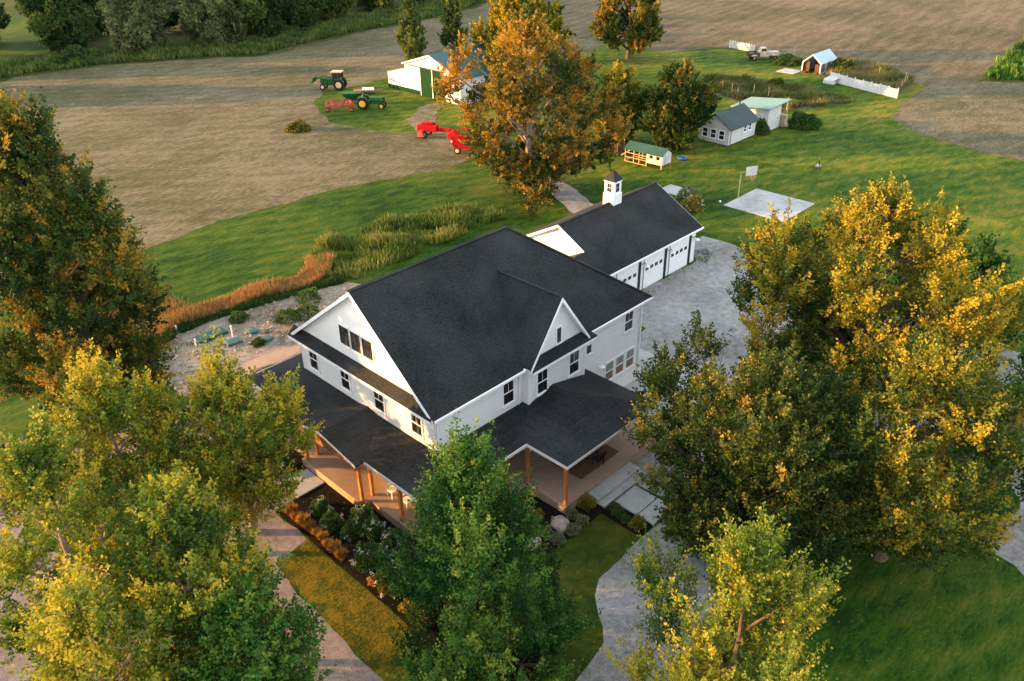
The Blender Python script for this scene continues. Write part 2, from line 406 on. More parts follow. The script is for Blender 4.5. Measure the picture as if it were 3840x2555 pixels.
def make_tree(name, label, group, base, h, zb, r, kind, nl, lr, leaf, bark, seed, k=34, size=.17, tmean=.45, tvar=.25,
              up=.8, per=30, trunk_r=.28, extra=(), lean=(0, 0), squash=(1, 1), cat='tree', spl=1.35, spw=.17, lmax=None, grad=0.0):
    rng = np.random.default_rng(seed)
    rnd = random.Random(seed)
    root = empty(name, (base[0], base[1], 0), 0, label, cat, group)
    lumps = []
    ga = rnd.uniform(0, 6.28)
    for i in range(nl):
        z = (i + .5) / nl
        ga += 2.39996 + rnd.uniform(-.35, .35)
        rr = r * prof(kind, z)
        q = rnd.choice([.45, .8, .9, 1.0]) if rr > lr else .6
        d = max(0, rr - lr * .55) * q
        zz = zb + (h - zb - lr * .55) * z
        lumps.append((d * cos(ga) * squash[0] + lean[0] * zz, d * sin(ga) * squash[1] + lean[1] * zz, zz, lr * rnd.uniform(.75, 1.2) * (1 if z < .75 else .8)))
    lumps += [tuple(e) for e in extra]
    # wood
    tb = MB()
    top = (lean[0] * h * .8, lean[1] * h * .8, h * .8)
    pts = []; rs = []
    for i in range(7):
        q = i / 6
        pts.append((top[0] * q + rnd.uniform(-.12, .12) * (i > 0) * r * .25, top[1] * q + rnd.uniform(-.12, .12) * (i > 0) * r * .25, top[2] * q - .05))
        rs.append(trunk_r * (1.35 if i == 0 else 1) * (1 - .8 * q))
    tb.tube(pts, rs, 9)
    for (x, y, z, lr_) in lumps:
        zs = max(h * .12, z - (x * x + y * y) ** .5 * .75 - .6)
        q = min(.95, zs / top[2]) * 6
        i0 = min(5, int(q)); fq = q - i0
        p0 = Vector(pts[i0]).lerp(Vector(pts[i0 + 1]), fq)
        p1 = Vector((x, y, z))
        mid = p0.lerp(p1, .5) + Vector((rnd.uniform(-.2, .2), rnd.uniform(-.2, .2), rnd.uniform(-.1, .35)))
        tb.tube([p0, mid, p1], [max(.03, trunk_r * .38 * (1 - .5 * q / 6)), trunk_r * .2, .025], 5, False)
        for _ in range(4):
            e = p1 + Vector((rnd.gauss(0, 1), rnd.gauss(0, 1), rnd.gauss(.5, .7))).normalized() * lr_ * .85
            tb.tube([p0.lerp(p1, .75), e], [.035, .01], 4, False)
    tb.build('trunk', bark, root)
    # leaves
    Cs = []; As = []; Ls = []; Ws = []; Ts = []
    for (x, y, z, lr_) in lumps:
        n = max(6, int(per * (lr_ / lr) ** 2))
        d = unit(rng.normal(0, 1, (n, 3)) + np.array([x, y, 0]) / max(r, .1) * .6 + np.array([0, 0, .15]))
        rad_ = rng.uniform(.25, 1.0, (n, 1)) ** .55 * lr_
        c = np.array([x, y, z]) + d * rad_ * .85
        a = unit(d * .75 + np.array([0, 0, up]) + rng.normal(0, .22, (n, 3)))
        Cs.append(c - a * spl * .35); As.append(a)
        Ls.append(spl * rng.uniform(.6, 1.3, n)); Ws.append(spw * rng.uniform(.7, 1.3, n))
        lt = tmean + rng.normal(0, tvar * .8) + grad * (z / h - .5)  # grad tints upper lumps golden: sunlit treetops put into the leaf colour
        Ts.append(lt + rng.normal(0, tvar * .8, n))
    k = int(k * (1.85 if size < .2 else 1.35)); size *= (.8 if size < .2 else .98)
    V, T = sprays(np.concatenate(Cs), np.concatenate(As), np.concatenate(Ls), np.concatenate(Ws), k, size, rng, np.concatenate(Ts))
    if lmax: V[..., 2] = np.minimum(V[..., 2], lmax)
    V[..., 2] = np.maximum(V[..., 2], .02)
    quad_mesh('crown', V, T, leaf, root)
    return root

def bush(name, label, loc, r, hgt, leaf, seed, n=900, size=.09, cat='shrub', group=None, tmean=.5, flowers=0, fleaf=None, parent=None, stems=True):
    rng = np.random.default_rng(seed)
    root = empty(name, loc, 0, label, cat, group)
    d = unit(rng.normal(0, 1, (n, 3))); d[:, 2] = np.abs(d[:, 2])
    bumps = 1 + .13 * np.sin(d[:, 0] * 6 + seed) + .12 * np.sin(d[:, 1] * 7 + seed * 2) + .08 * np.sin(d[:, 2] * 9)
    rad_ = rng.uniform(.45, 1.0, n) ** .4 * bumps
    P = d * rad_[:, None] * np.array([r, r, hgt])
    P[:, 2] += .04
    V = leaf_quads(P, d + np.array([0, 0, .5]), size, rng)
    T = tmean + rng.normal(0, .22, n) + (rad_ - .8) * .2
    V[..., 2] = np.maximum(V[..., 2], .015)
    if stems:
        sb = MB()
        for i in range(7):
            a = i * .9 + seed
            sb.tube([(0, 0, 0), (r * .3 * cos(a), r * .3 * sin(a), hgt * .5), (r * .65 * cos(a), r * .65 * sin(a), hgt * .8)], [.02, .014, .006], 4, False)
        sb.build('stem', BARK, root)
    quad_mesh('foliage', V, T, leaf, root)
    if flowers:
        fd = unit(rng.normal(0, 1, (flowers, 3)) + np.array([0, 0, .5])); fd[:, 2] = np.abs(fd[:, 2])
        fc = fd * np.array([r, r, hgt]) * 1.02
        kq = 22
        PP = (fc[:, None, :] + rng.normal(0, .055, (flowers, kq, 3))).reshape(-1, 3)
        FV = leaf_quads(PP, np.repeat(fd, kq, 0), .07, rng)
        quad_mesh('blossom', FV, rng.uniform(0, 1, len(PP)), fleaf or L_FLOWER, root)
    return root

def inpoly(P, poly):
    x, y = P[:, 0], P[:, 1]
    ins = np.zeros(len(P), bool)
    n = len(poly); j = n - 1
    for i in range(n):
        xi, yi = poly[i]; xj, yj = poly[j]
        c = ((yi > y) != (yj > y)) & (x < (xj - xi) * (y - yi) / (yj - yi + 1e-12) + xi)
        ins ^= c; j = i
    return ins

def blades(name, poly, n, h, w, leaf, seed, label, cat, tmean=.5, kind='stuff', clump=.0, hvar=.35, tilt=.25, tgrad=None):
    rng = np.random.default_rng(seed)
    pa = np.array(poly)
    lo, hi = pa.min(0), pa.max(0)
    P = rng.uniform(lo, hi, (int(n * 3.5), 2))
    P = P[inpoly(P, poly)][:n]
    if clump:
        q = np.sin(P[:, 0] * 1.1 + seed) * np.sin(P[:, 1] * 1.3) + .5 * np.sin(P[:, 0] * 2.7 + P[:, 1] * 2.1)
        P = P[q + rng.normal(0, .35, len(P)) > -clump]
    n = len(P)
    big = .75 + .35 * np.sin(P[:, 0] * .9 + seed) * np.sin(P[:, 1] * .8 + 1)
    H = h * rng.uniform(1 - hvar, 1 + hvar, n) * big
    th = rng.uniform(0, 2 * pi, n)
    side = np.stack([np.cos(th), np.sin(th), np.zeros(n)], 1) * w * .5
    ln = np.stack([rng.normal(0, tilt, n), rng.normal(0, tilt, n), np.ones(n)], 1)
    B = np.concatenate([P, np.zeros((n, 1))], 1)
    Tp = B + ln * H[:, None]
    M = B + ln * H[:, None] * .55
    V = np.stack([B - side * .6, M + side, Tp, M - side], 1)
    t = tmean + .25 * np.sin(P[:, 0] * .7 + seed) * np.sin(P[:, 1] * .9) + rng.normal(0, .16, n)
    if tgrad: t += tgrad(P)
    o = quad_mesh(name, V, t, leaf)
    return tag(o, label, cat, None, kind)

# ------------------------------------------------------------------ ground
def wob(poly, step=1.2, amp=.12, seed=1):
    rnd = random.Random(seed)
    out = []
    n = len(poly)
    for i in range(n):
        a = Vector(poly[i]); b = Vector(poly[(i + 1) % n])
        k = max(1, int((b - a).length / step))
        nrm = Vector((-(b - a).y, (b - a).x)).normalized() if (b - a).length > 1e-6 else Vector((0, 0))
        for j in range(k):
            p = a.lerp(b, j / k)
            if j or amp > .2: p = p + nrm * rnd.gauss(0, amp)
            out.append((p.x, p.y))
    return out
def sheet(name, poly, z, m, label, cat='ground', step=1.2, amp=.12, seed=1, kind='structure'):
    import mathutils
    pts = wob(poly, step, amp, seed) if amp else poly
    tr = mathutils.geometry.tessellate_polygon([[Vector((x, y, 0)) for x, y in pts]])
    mb = MB(); mb.v = [(x, y, z) for x, y in pts]
    for t in tr:
        a, b, c = [Vector(mb.v[i]) for i in t]
        mb.f.append(tuple(t) if (b - a).cross(c - a).z > 0 else tuple(reversed(t)))
    o = mb.build(name, m)
    return tag(o, label, cat, None, kind)

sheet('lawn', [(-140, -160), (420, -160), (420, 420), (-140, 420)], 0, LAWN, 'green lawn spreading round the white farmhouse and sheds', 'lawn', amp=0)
sheet('hay_field', [(-30, 44.5), (3.2, 44.1), (12, 45), (21, 44.3), (29.2, 42.9), (36.9, 40.5), (40.5, 40.3), (44, 42.5), (44.5, 48), (43.2, 52.5), (40.6, 56), (39.5, 60), (38.5, 65), (40.8, 70), (42.3, 75), (47.6, 79.5), (55, 78.5), (62, 80), (78, 74), (92, 68), (101, 70), (103, 79), (112, 92), (160, 150), (140, 170), (118, 120), (101, 114.7), (82, 113.9), (65, 110.9), (55, 109.2), (46.5, 115.7), (34.3, 122.3), (22.4, 125.5), (10, 124), (-10, 120), (-40, 110)], .012, FIELD, 'tan mown hay field behind the green lawn with the parked tractors', 'field', 2.0, .3, 3)
sheet('hay_field', [(103, 80), (101.5, 70), (102.6, 57.3), (112.3, 51.5), (113, 42.5), (112.5, 33), (107.4, 18.4), (106, 16.0), (104, 15.2), (94.3, 14.7), (86.8, 12.2), (82.4, 7.3), (80.7, 2.8), (79.0, -6), (76, -30), (120, -60), (400, -60), (400, 200), (200, 200), (145, 130), (112, 92)], .012, FIELD2, 'tan mown hay field in rows beyond the greenhouse and garden', 'field', 2.0, .3, 4)
sheet('rough_grass', [(-60, 110), (-10, 119), (10, 123), (22.4, 124.6), (34.3, 121.4), (46.5, 114.9), (55, 108.4), (65.2, 110), (82.3, 113), (101.1, 113.9), (118, 119), (140, 169), (200, 260), (60, 260), (-60, 220)], .02, ROUGHG, 'dark rough grass margin between the hay field and the far wood', 'grass', 2.0, .5, 5)
sheet('meadow', [(2, 141), (30, 141), (40, 160), (45, 230), (-20, 230), (-12, 150)], .03, LAWN, 'bright green meadow seen through the gap in the far wood', 'meadow', 2.0, .5, 55)
sheet('grass_wedge', [(114.6, 11.4), (118, 5.6), (128, -4), (170, -20), (220, 20), (147.6, 15.8), (130, 13.2)], .024, ROUGHG, 'green scrub wedge between the two hay fields at the right edge', 'grass', 1.5, .25, 6)
sheet('hay_field_corner', [(81, 2.8), (83, 7.3), (87.2, 12), (94.3, 14.2), (105, 14.9), (114, 10.8), (117.5, 5.8), (127, -5), (150, -60), (80, -60), (78, -25), (79.7, -5)], .020, FIELD, 'tan mown field corner running in beside the right edge of lawn', 'field', 1.5, .2, 7)
sheet('yard_grass', [(43, 55), (46, 54.5), (50.6, 58.3), (57.5, 62), (57.5, 68), (57, 76), (47.6, 77.7), (42.3, 74.7), (40.8, 68), (41.4, 60)], .024, LAWN, 'green grass patch under the tractors in front of the barn', 'grass', 1.2, .3, 8)
sheet('dirt_track', [(39.5, 43), (41.5, 49), (43.5, 54), (46, 58.6), (50.5, 61.6), (54, 62.3), (54.4, 60.5), (49.8, 57.6), (46.5, 52.8), (44.8, 47), (42.5, 41)], .028, TRACK, 'worn dirt track leading to the green barn doors', 'track', .9, .25, 9)
sheet('track', [(45, 40), (43.4, 41), (39.6, 31.5), (38.6, 27.5), (37.0, 23.8), (34.0, 18.5), (33.0, 16.4), (35.6, 16.3), (37.0, 18.4), (39.6, 23.0), (41.4, 27.0), (42.8, 32.0)], .014, GRAVEL, 'narrow gravel track curving behind the garage under the orange tree', 'track', .8, .08, 10)
# gravel court, drive
sheet('gravel_court', [(17.5, 3), (22.6, 3.5), (22.7, 7.2), (34.6, 7.2), (36.5, 9.2), (39.4, 9.8), (39.6, 6.8), (38.2, 3), (36.9, -1), (36.5, -8), (37, -18), (31, -19), (27, -18.2), (22, -14), (17, -9), (12, -9.1), (9, -8.7), (8.5, -6.3), (9.6, -5), (11.8, -5), (12, -3.3), (17.5, -.1)], .008, GRAVEL, 'grey gravel yard in front of the garage doors', 'gravel', .9, .12, 11)
sheet('gravel_drive', [(6.0, -8.78), (8.3, -8.74), (12, -9.2), (12, -13.5), (7, -13), (3, -14.5), (-1.2, -16), (-8, -22), (-14, -19), (-6, -13.2), (-3.1, -11.75), (-.8, -11.4), (1.0, -9.45), (1.9, -8.95)], .012, GRAVEL, 'grey gravel driveway curving from the front walk to the bottom edge', 'driveway', .8, .06, 12)
sheet('gravel_lane', [(16.6, -20.7), (20.2, -21.6), (26, -18.8), (37, -18.5), (60, -26), (60, -32), (20, -26), (12, -29), (13.5, -26), (16.0, -22.6)], .014, GRAVEL, 'pale gravel lane past the big golden tree at the right edge', 'gravel', .8, .12, 13)
sheet('gravel_drive', [(-6.05, 3.22), (-8.0, 2.95), (-8.3, -.5), (-8.5, -6.0), (-8.9, -14), (-20, -12), (-30, 0), (-30, 24), (-16, 24), (-7, 19.5), (-1.9, 17.8), (.6, 18.9), (7, 18.6), (16, 17.8), (16, 15.6), (7, 15.5), (.1, 15.3), (-2.2, 14.2), (-4.2, 10), (-4.2, 8.0), (-4.7, 7.9), (-4.7, 6.25), (-6.05, 6.2)], .008, GRAVELP, 'pinkish gravel drive along the front of the farmhouse under the trees', 'driveway', .8, .08, 14)
sheet('grass_island', [(-14.1, 9.0), (-12.2, 6.0), (-7.9, 6.6), (-5.6, 10.4), (-5.2, 13.5), (-8.5, 16.4), (-13, 17), (-16, 14)], .014, LAWN, 'grass island under the tall dark tree beside the gravel drive', 'grass', .8, .08, 15)
sheet('grass_island', [(-14.2, 2.5), (-11.0, -2.0), (-10.2, -7), (-15, -9), (-18, -2)], .0145, LAWN2, 'small grass island in the gravel under the lower left trees', 'grass', .8, .1, 16)
sheet('grass_strip', [(-8.02, 2.98), (-6.02, 3.2), (-5.98, .1), (-5.98, -4.4), (-6.75, -7.3), (-6.6, -9), (-8.8, -13.5), (-8.5, -6), (-8.3, -.5)], .018, STRIP, 'mown sunlit golden grass strip between the gravel drive and the mulch bed', 'grass', .6, .03, 17)
sheet('front_lawn', [(-6.75, -7.25), (-5.6, -9.65), (-3.5, -10.85), (-1.45, -9.75), (-1.45, -7.0), (-.15, -5.0), (1.6, -6.25), (5.4, -6.25), (5.4, -8.75), (1.9, -8.92), (1.0, -9.42), (-.8, -11.4), (-3.1, -11.72), (-7, -13), (-11, -15.5), (-10.5, -14), (-8.8, -13.5), (-6.6, -9)], .016, LAWN2, 'dark turf beside the front walk and gravel driveway', 'lawn', .6, .025, 18)
sheet('mulch_bed', [(-6.0, 5.9), (-4.6, 5.84), (-2.85, 6.1), (-2.85, 8.3), (-2.3, 8.4), (-2.3, 13), (-3.8, 13), (-3.4, 8.6), (-4.0, 8.0), (-4.6, 6.3), (-6.0, 6.2)], .020, MULCH, 'dark mulch pocket beside the portico steps and front walk', 'mulch bed', .6, .03, 19)
sheet('mulch_bed', [(-6.0, 5.86), (-4.56, 5.82), (-2.8, 6.05), (-2.8, 2.7), (-2.3, 2.7), (-2.3, -2.2), (4.1, -2.2), (4.1, -4.8), (6.5, -4.85), (6.5, -8.72), (5.42, -8.72), (5.42, -6.23), (1.6, -6.22), (-.2, -5.0), (-1.5, -7.0), (-1.5, -9.7), (-3.5, -10.8), (-5.6, -9.6), (-6.7, -7.2), (-5.97, -4.4), (-5.97, 1.5)], .024, MULCH, 'dark mulch bed of shrubs wrapping the porch corner', 'mulch bed', .6, .03, 20)
sheet('dirt_patch', [(-3.4, 26), (-.6, 27.5), (2.7, 27.4), (5.5, 27), (9.5, 26.2), (12.6, 25.4), (14, 22), (14, 18.6), (7, 18.7), (.6, 19), (-1.9, 18), (-4.5, 20)], .016, DIRT, 'bare pinkish dirt patch behind the porch with teal lids', 'dirt', .7, .12, 21)
sheet('dirt_path', [(-2.5, 18.0), (-1.2, 19.2), (.5, 20.5), (4.4, 20.0), (14, 19.3), (14, 17.6), (4, 19.0), (.4, 19.3), (-1.6, 17.9)], .022, PORCHF, 'smooth pale dirt path beside the teal lids', 'path', .7, .05, 22)
sheet('garden_bed', [(84, 38), (90, 42.5), (93.2, 41.5), (93.0, 33), (93.2, 27), (91.5, 19.5), (87, 21), (82, 24.5), (81.6, 30)], .012, TRACK, 'overgrown garden bed with stakes behind the small sheds', 'garden', 1.0, .3, 23)
sheet('garden_bed', [(99.5, 27.5), (105, 30), (112.6, 32.5), (112.6, 24), (108, 18), (101, 17)], .026, TRACK, 'brown garden bed behind the long white fence', 'garden', 1.0, .3, 24)
tag(MB().box(103.9, 101.0, 33.5, 36.4, .0, .06).add([], []).build('slab', CONC), 'small grey concrete slab beside the greenhouse door', 'slab', None, 'structure')

def csheet(name, x0, x1, y0, y1, z0, z1, m, label, cat, joints_x=(), joints_y=()):
    mb = MB()
    xs = [x0] + list(joints_x) + [x1]; ys = [y0] + list(joints_y) + [y1]
    for a, b in zip(xs, xs[1:]):
        for c, d in zip(ys, ys[1:]):
            mb.box(a + .008, b - .008, c + .008, d - .008, z0, z1)
    return tag(mb.build(name, m, bevel=.01), label, cat, None, 'structure')
csheet('patio', 12.02, 20.0, -6.4, -.02, -.1, .10, CONC, 'pale concrete patio behind the covered porch', 'patio', (14.6, 17.3))
csheet('patio', 17.0, 20.0, -.02, 2.3, -.1, .098, CONC, 'pale concrete corner pad beside the back wall of the house', 'patio')
csheet('front_walk', 6.55, 8.35, -7.65, -6.2, -.1, .06, CONC, 'concrete front walk slab at the foot of the porch steps', 'path')
csheet('front_walk', 6.55, 8.35, -8.7, -7.68, -.1, .05, CONC, 'concrete front walk slab meeting the gravel driveway', 'path')
csheet('side_walk', -4.65, -2.95, 6.15, 7.85, -.1, .09, CONC, 'concrete landing at the portico with a small bush', 'path')
csheet('court_slab', 47.0, 53.2, 6.0, 12.3, -.1, .03, CONC, 'pale concrete basketball slab on the lawn', 'court', (50.1,), (9.1,))
csheet('pad', 46.2, 48.5, 16.4, 19.4, -.1, .02, CONC, 'small concrete pad behind the garage gable', 'slab')

# ------------------------------------------------------------------ farmhouse
H = empty('farmhouse', (0, 0, 0), 0, 'two storey white farmhouse with black shingle roof and wraparound porch', 'house')
RY, RZ, EZ = 5.43, 10.94, 5.98
W, L = 11.62, 16.86
EYL, EZL = 12.0, 5.98
sr = (RZ - EZ) / (RY + .373)
sl = (RZ - EZL) / (EYL - RY)
def zr(y): return RZ - (RY - y) * sr if y < RY else RZ - (y - RY) * sl
# walls
mb = MB()
T = .16
def zw(y): return zr(y) - .19
# main block walls as thick prisms
mb.add([(0, 0, 0), (0, W, 0), (0, W, zw(W)), (0, RY, zw(RY)), (0, 0, zw(0)), (T, 0, 0), (T, W, 0), (T, W, zw(W)), (T, RY, zw(RY)), (T, 0, zw(0))],
       [(4, 3, 2, 1, 0), (5, 6, 7, 8, 9), (0, 1, 6, 5), (1, 2, 7, 6), (2, 3, 8, 7), (3, 4, 9, 8), (4, 0, 5, 9)])
mb.box(T, L, 0, T, 0, zw(0)); mb.box(T, L, W - T, W, 0, zw(W)); mb.box(L - T, L, T, W - T, 0, 5.8)
mb.build('wall', SIDING, H)
# projecting bay
mb = MB()
mb.box(6.15, 10.78, -.5, -.003, 0, 5.9)
cgx, cgz, cgh = 8.3, 9.53, 2.37
mb.add([(cgx - 2.45, -.5, 5.9), (cgx + 2.45, -.5, 5.9), (cgx, -.5, cgz - .14), (cgx - 2.45, -.34, 5.9), (cgx + 2.45, -.34, 5.9), (cgx, -.34, cgz - .14)],
       [(0, 1, 2), (5, 4, 3), (0, 3, 4, 1), (1, 4, 5, 2), (2, 5, 3, 0)])
mb.build('wall', SIDING, H)
# main roof
hx = 10.62; bx = L + .383; fx = -.383
mb = MB()
v = [(fx, -.373, EZ), (bx, -.373, EZ), (bx, EYL, EZL), (fx, EYL, EZL), (fx, RY, RZ), (hx, RY, RZ)]
mb.slab(v, [(0, 1, 5, 4), (1, 2, 5), (2, 3, 4, 5)], .12)
RF = mb.build('roof', SHINGLE, H)
mb = MB()
mb.beam((fx - .02, RY, RZ + .015), (hx, RY, RZ + .015), .22, .03)
mb.beam((hx, RY, RZ + .01), (bx, -.373, EZ + .01), .2, .03)
mb.build('ridge_cap', SHINGLE, RF)
# cross gable roof
mb = MB()
cs = (cgz - 6.2) / cgh
yf = -.9
def ym(z): return RY - (RZ - z) / sr
v = [(cgx, yf, cgz), (cgx, ym(cgz) + .1, cgz), (cgx - cgh, yf, 6.2), (cgx - cgh, ym(6.2) + .1, 6.2), (cgx + cgh, yf, 6.2), (cgx + cgh, ym(6.2) + .1, 6.2)]
mb.slab(v, [(0, 1, 3, 2), (0, 4, 5, 1)], .12)
CG = mb.build('dormer_roof', SHINGLE, H)
mb = MB(); mb.beam((cgx, yf - .01, cgz + .015), (cgx, ym(cgz), cgz + .015), .18, .03); mb.build('ridge_cap', SHINGLE, CG)
mb = MB(); mb.slab([(cgx, yf + .03, cgz - .13), (cgx, -.505, cgz - .13), (cgx - cgh, -.505, 6.07), (cgx - cgh, yf + .03, 6.07), (cgx + cgh, -.505, 6.07), (cgx + cgh, yf + .03, 6.07)], [(0, 1, 2, 3), (0, 5, 4, 1)], .03); mb.build('soffit', WHITE, CG)
mb = MB(); mb.slab([(fx + .03, -.36, EZ - .13), (-.005, -.36, EZ - .13), (-.005, RY, RZ - .13), (fx + .03, RY, RZ - .13), (-.005, EYL - .02, EZL - .13), (fx + .03, EYL - .02, EZL - .13)], [(0, 1, 2, 3), (3, 2, 4, 5)], .03); mb.build('soffit', WHITE, H)
# rake boards
mb = MB()
for (ya, za, yb, zb_) in ((RY, RZ, -.373, EZ), (RY, RZ, EYL, EZL)):
    mb.add([(fx - .03, ya, za - .02), (fx - .03, yb, zb_ - .02), (fx - .03, yb, zb_ - .24), (fx - .03, ya, za - .24), (fx + .02, ya, za - .02), (fx + .02, yb, zb_ - .02), (fx + .02, yb, zb_ - .24), (fx + .02, ya, za - .24)],
           [(0, 1, 2, 3), (7, 6, 5, 4), (0, 4, 5, 1), (1, 5, 6, 2), (2, 6, 7, 3), (3, 7, 4, 0)])
    # frieze against wall
    mb.add([(-.02, ya, za - .20), (-.02, yb + (.37 if yb < 0 else -.38), zb_ - .20 + .3), (-.02, yb + (.37 if yb < 0 else -.38), zb_ - .20 + .1), (-.02, ya, za - .42)], [(0, 1, 2, 3)])
mb.build('rake_board', WHITE, H)
for sgn in (-1, 1):
    mb = MB()
    x1 = cgx + sgn * cgh
    mb.add([(cgx, yf - .03, cgz - .02), (x1, yf - .03, 6.18), (x1, yf - .03, 5.98), (cgx, yf - .03, cgz - .27), (cgx, yf + .02, cgz - .02), (x1, yf + .02, 6.18), (x1, yf + .02, 5.98), (cgx, yf + .02, cgz - .27)],
           [(0, 1, 2, 3), (7, 6, 5, 4), (0, 4, 5, 1), (1, 5, 6, 2), (2, 6, 7, 3), (3, 7, 4, 0)])
    mb.build('rake_board', WHITE, H)
# soffits + gutters
boxes('soffit', WHITE, H, [(fx + .05, 5.95, -.36, -.003, 5.74, 5.84), (10.8, bx - .05, -.36, -.003, 5.74, 5.84), (fx + .05, bx - .05, W + .003, EYL - .02, 5.72, 5.82)])
boxes('gutter', GUTTER, H, [(fx + .06, 5.98, -.47, -.376, 5.84, 5.96), (10.9, bx + .02, -.47, -.376, 5.84, 5.96)])
for q in ([(.12, -.42, 5.84), (.10, -.07, 5.6), (.10, -.07, 3.7)], [(5.9, -.42, 5.84), (5.85, -.07, 5.6), (5.85, -.07, 3.7)], [(16.7, -.42, 5.84), (16.72, -.07, 5.6), (16.72, -.07, .3)]):
    MB().tube(q, .045, 8).build('downspout', GUTTER, H)
# pent roofs
mb = MB()
mb.slab([(-.50, -.30, 6.0), (-.50, W + .36, 6.0), (-.003, W + .36, 6.46), (-.003, -.30, 6.46)], [(1, 0, 3, 2)], .07)
mb.build('pent_roof', SHINGLE, H)
mb = MB(); mb.box(-.52, -.47, -.30, W + .36, 5.80, 5.965); mb.box(-.47, -.003, -.28, W + .34, 5.74, 5.80); mb.build('fascia', WHITE, H)
mb = MB()
mb.slab([(5.95, -1.0, 6.03), (11.25, -1.0, 6.03), (10.9, -.503, 6.45), (6.2, -.503, 6.45)], [(0, 1, 2, 3)], .07)
mb.build('pent_roof', SHINGLE, H)
mb = MB(); mb.box(6.0, 11.2, -1.02, -.98, 5.86, 6.0); mb.box(6.02, 11.15, -.98, -.503, 5.80, 5.86); mb.build('fascia', WHITE, H)
# corner boards and band
for (x, y) in ((0, 0), (L, 0), (0, W)):
    sx = -.02 if x == 0 else .02; sy = -.02 if y == 0 else .02
    boxes('corner_board', WHITE, H, [(x + sx, x + (.13 if x == 0 else -.13), y + sy, y - sy * .1 + (.001 if y == 0 else -.001), .3, 5.73), (x + sx, x - sx * .1 + .001, y + sy * 1.01, y + (.13 if y == 0 else -.13), .3, 5.735)])
boxes('corner_board', WHITE, H, [(6.13, 6.26, -.52, -.49, .3, 5.79), (10.67, 10.80, -.52, -.49, .3, 5.79), (6.13, 6.155, -.489, -.40, .3, 5.79)])
# windows
def window(parent, axis, w, u0, u1, z0, z1, munt=1, dark=False, glass_lo=None, glass_hi=None, rail=True):
    """axis 'x': wall plane x=w facing -x, u=y;  axis 'y': wall plane y=w facing -y, u=x"""
    def bx_(m, a0, a1, d0, d1, b0, b1):
        if axis == 'x': m.box(w - d1, w - d0, a0, a1, b0, b1)
        else: m.box(a0, a1, w - d1, w - d0, b0, b1)
    f = MB(); c = .085
    bx_(f, u0 - c, u0, .002, .05, z0 - c, z1 + c); bx_(f, u1, u1 + c, .002, .05, z0 - c, z1 + c)
    bx_(f, u0, u1, .002, .05, z1, z1 + c + .01); bx_(f, u0 - c * 1.2, u1 + c * 1.2, .002, .085, z0 - c - .01, z0)
    F = f.build('window', WHITE, parent)
    zm = (z0 + z1) / 2
    for (a, b, g) in (((z0, zm, glass_lo), (zm, z1, glass_hi)) if rail else ((z0, z1, glass_lo),)):
        g_ = MB(); bx_(g_, u0 + .03, u1 - .03, .004, .014, a + .03, b - .03); g_.build('pane', g or GLASS, F)
    s_ = MB()
    def sb(a0, a1, b0, b1): bx_(s_, a0, a1, .0145, .032, b0, b1)
    e = .035
    sb(u0, u0 + e, z0, z1); sb(u1 - e, u1, z0, z1); sb(u0 + e, u1 - e, z0, z0 + e); sb(u0 + e, u1 - e, z1 - e, z1)
    if rail: sb(u0 + e, u1 - e, zm - .035, zm + .035)
    s_.build('sash', SASH if dark else WHITE, F)
    if munt:
        q = MB()
        for i in range(1, munt + 1):
            uu = u0 + (u1 - u0) * i / (munt + 1)
            bx_(q, uu - .012, uu + .012, .0145, .026, z0 + e if dark else zm + .04, z1 - e)
        if dark:
            for zz in (zm,):
                bx_(q, u0 + e, u1 - e, .0265, .03, zz - .012, zz + .012)
        q.build('muntin', SASH if dark else plainM, F)
    return F
plainM = CREAMTRIM
for (a, b) in ((6.45, 7.30), (5.48, 6.33), (4.50, 5.35)):
    window(H, 'x', 0, a, b, 7.15, 8.27, 1, True, rail=False)
for (a, b) in ((10.0, 10.8), (7.0, 7.8), (4.02, 4.85), (1.0, 1.82)):
    window(H, 'x', 0, a, b, 4.12, 5.45, 1)
for (a, b, c, d) in ((4.7, 5.5, 4.1, 5.52), (15.1, 15.9, 4.2, 5.5)):
    window(H, 'y', 0, a, b, c, d, 1)
window(H, 'y', 0, 11.5, 12.0, 4.2, 4.82, 0, rail=False)
for (a, b) in ((13.4, 14.2), (14.42, 15.22), (15.45, 16.25)):
    window(H, 'y', 0, a, b, 1.42, 2.7, 0, glass_lo=AMBER, glass_hi=BLIND)
for (a, b) in ((6.8, 7.62), (9.43, 10.25)):
    window(H, 'y', -.5, a, b, 4.0, 5.42, 1)
window(H, 'y', -.5, 8.32, 8.66, 6.6, 7.5, 1, True, rail=False)
# ground floor windows and doors under the porch
for (a, b) in ((9.6, 10.5), (7.9, 8.8), (2.3, 3.2), (.8, 1.7)):
    window(H, 'x', 0, a, b, 1.1, 2.7, 1, glass_lo=AMBER)
for (a, b) in ((1.5, 2.4), (3.6, 4.5)):
    window(H, 'y', 0, a, b, 1.1, 2.7, 1)
mb = MB(); mb.box(-.05, -.004, 5.0, 6.0, .52, 2.7); D_ = mb.build('door', CEDAR, H)
mb = MB(); mb.tube([(-.11, 5.12, 1.5), (-.05, 5.12, 1.5)], .03, 8); mb.build('handle', STEEL, D_)
mb = MB(); mb.box(7.0, 8.9, -.56, -.504, .52, 2.7); D_ = mb.build('door', GLASS, H)
mb = MB(); mb.box(6.9, 7.0, -.58, -.504, .52, 2.8); mb.box(8.9, 9.0, -.58, -.504, .52, 2.8); mb.box(7.0, 8.9, -.58, -.504, 2.7, 2.8); mb.box(7.93, 7.97, -.575, -.561, .52, 2.7); mb.build('frame', WHITE, D_)
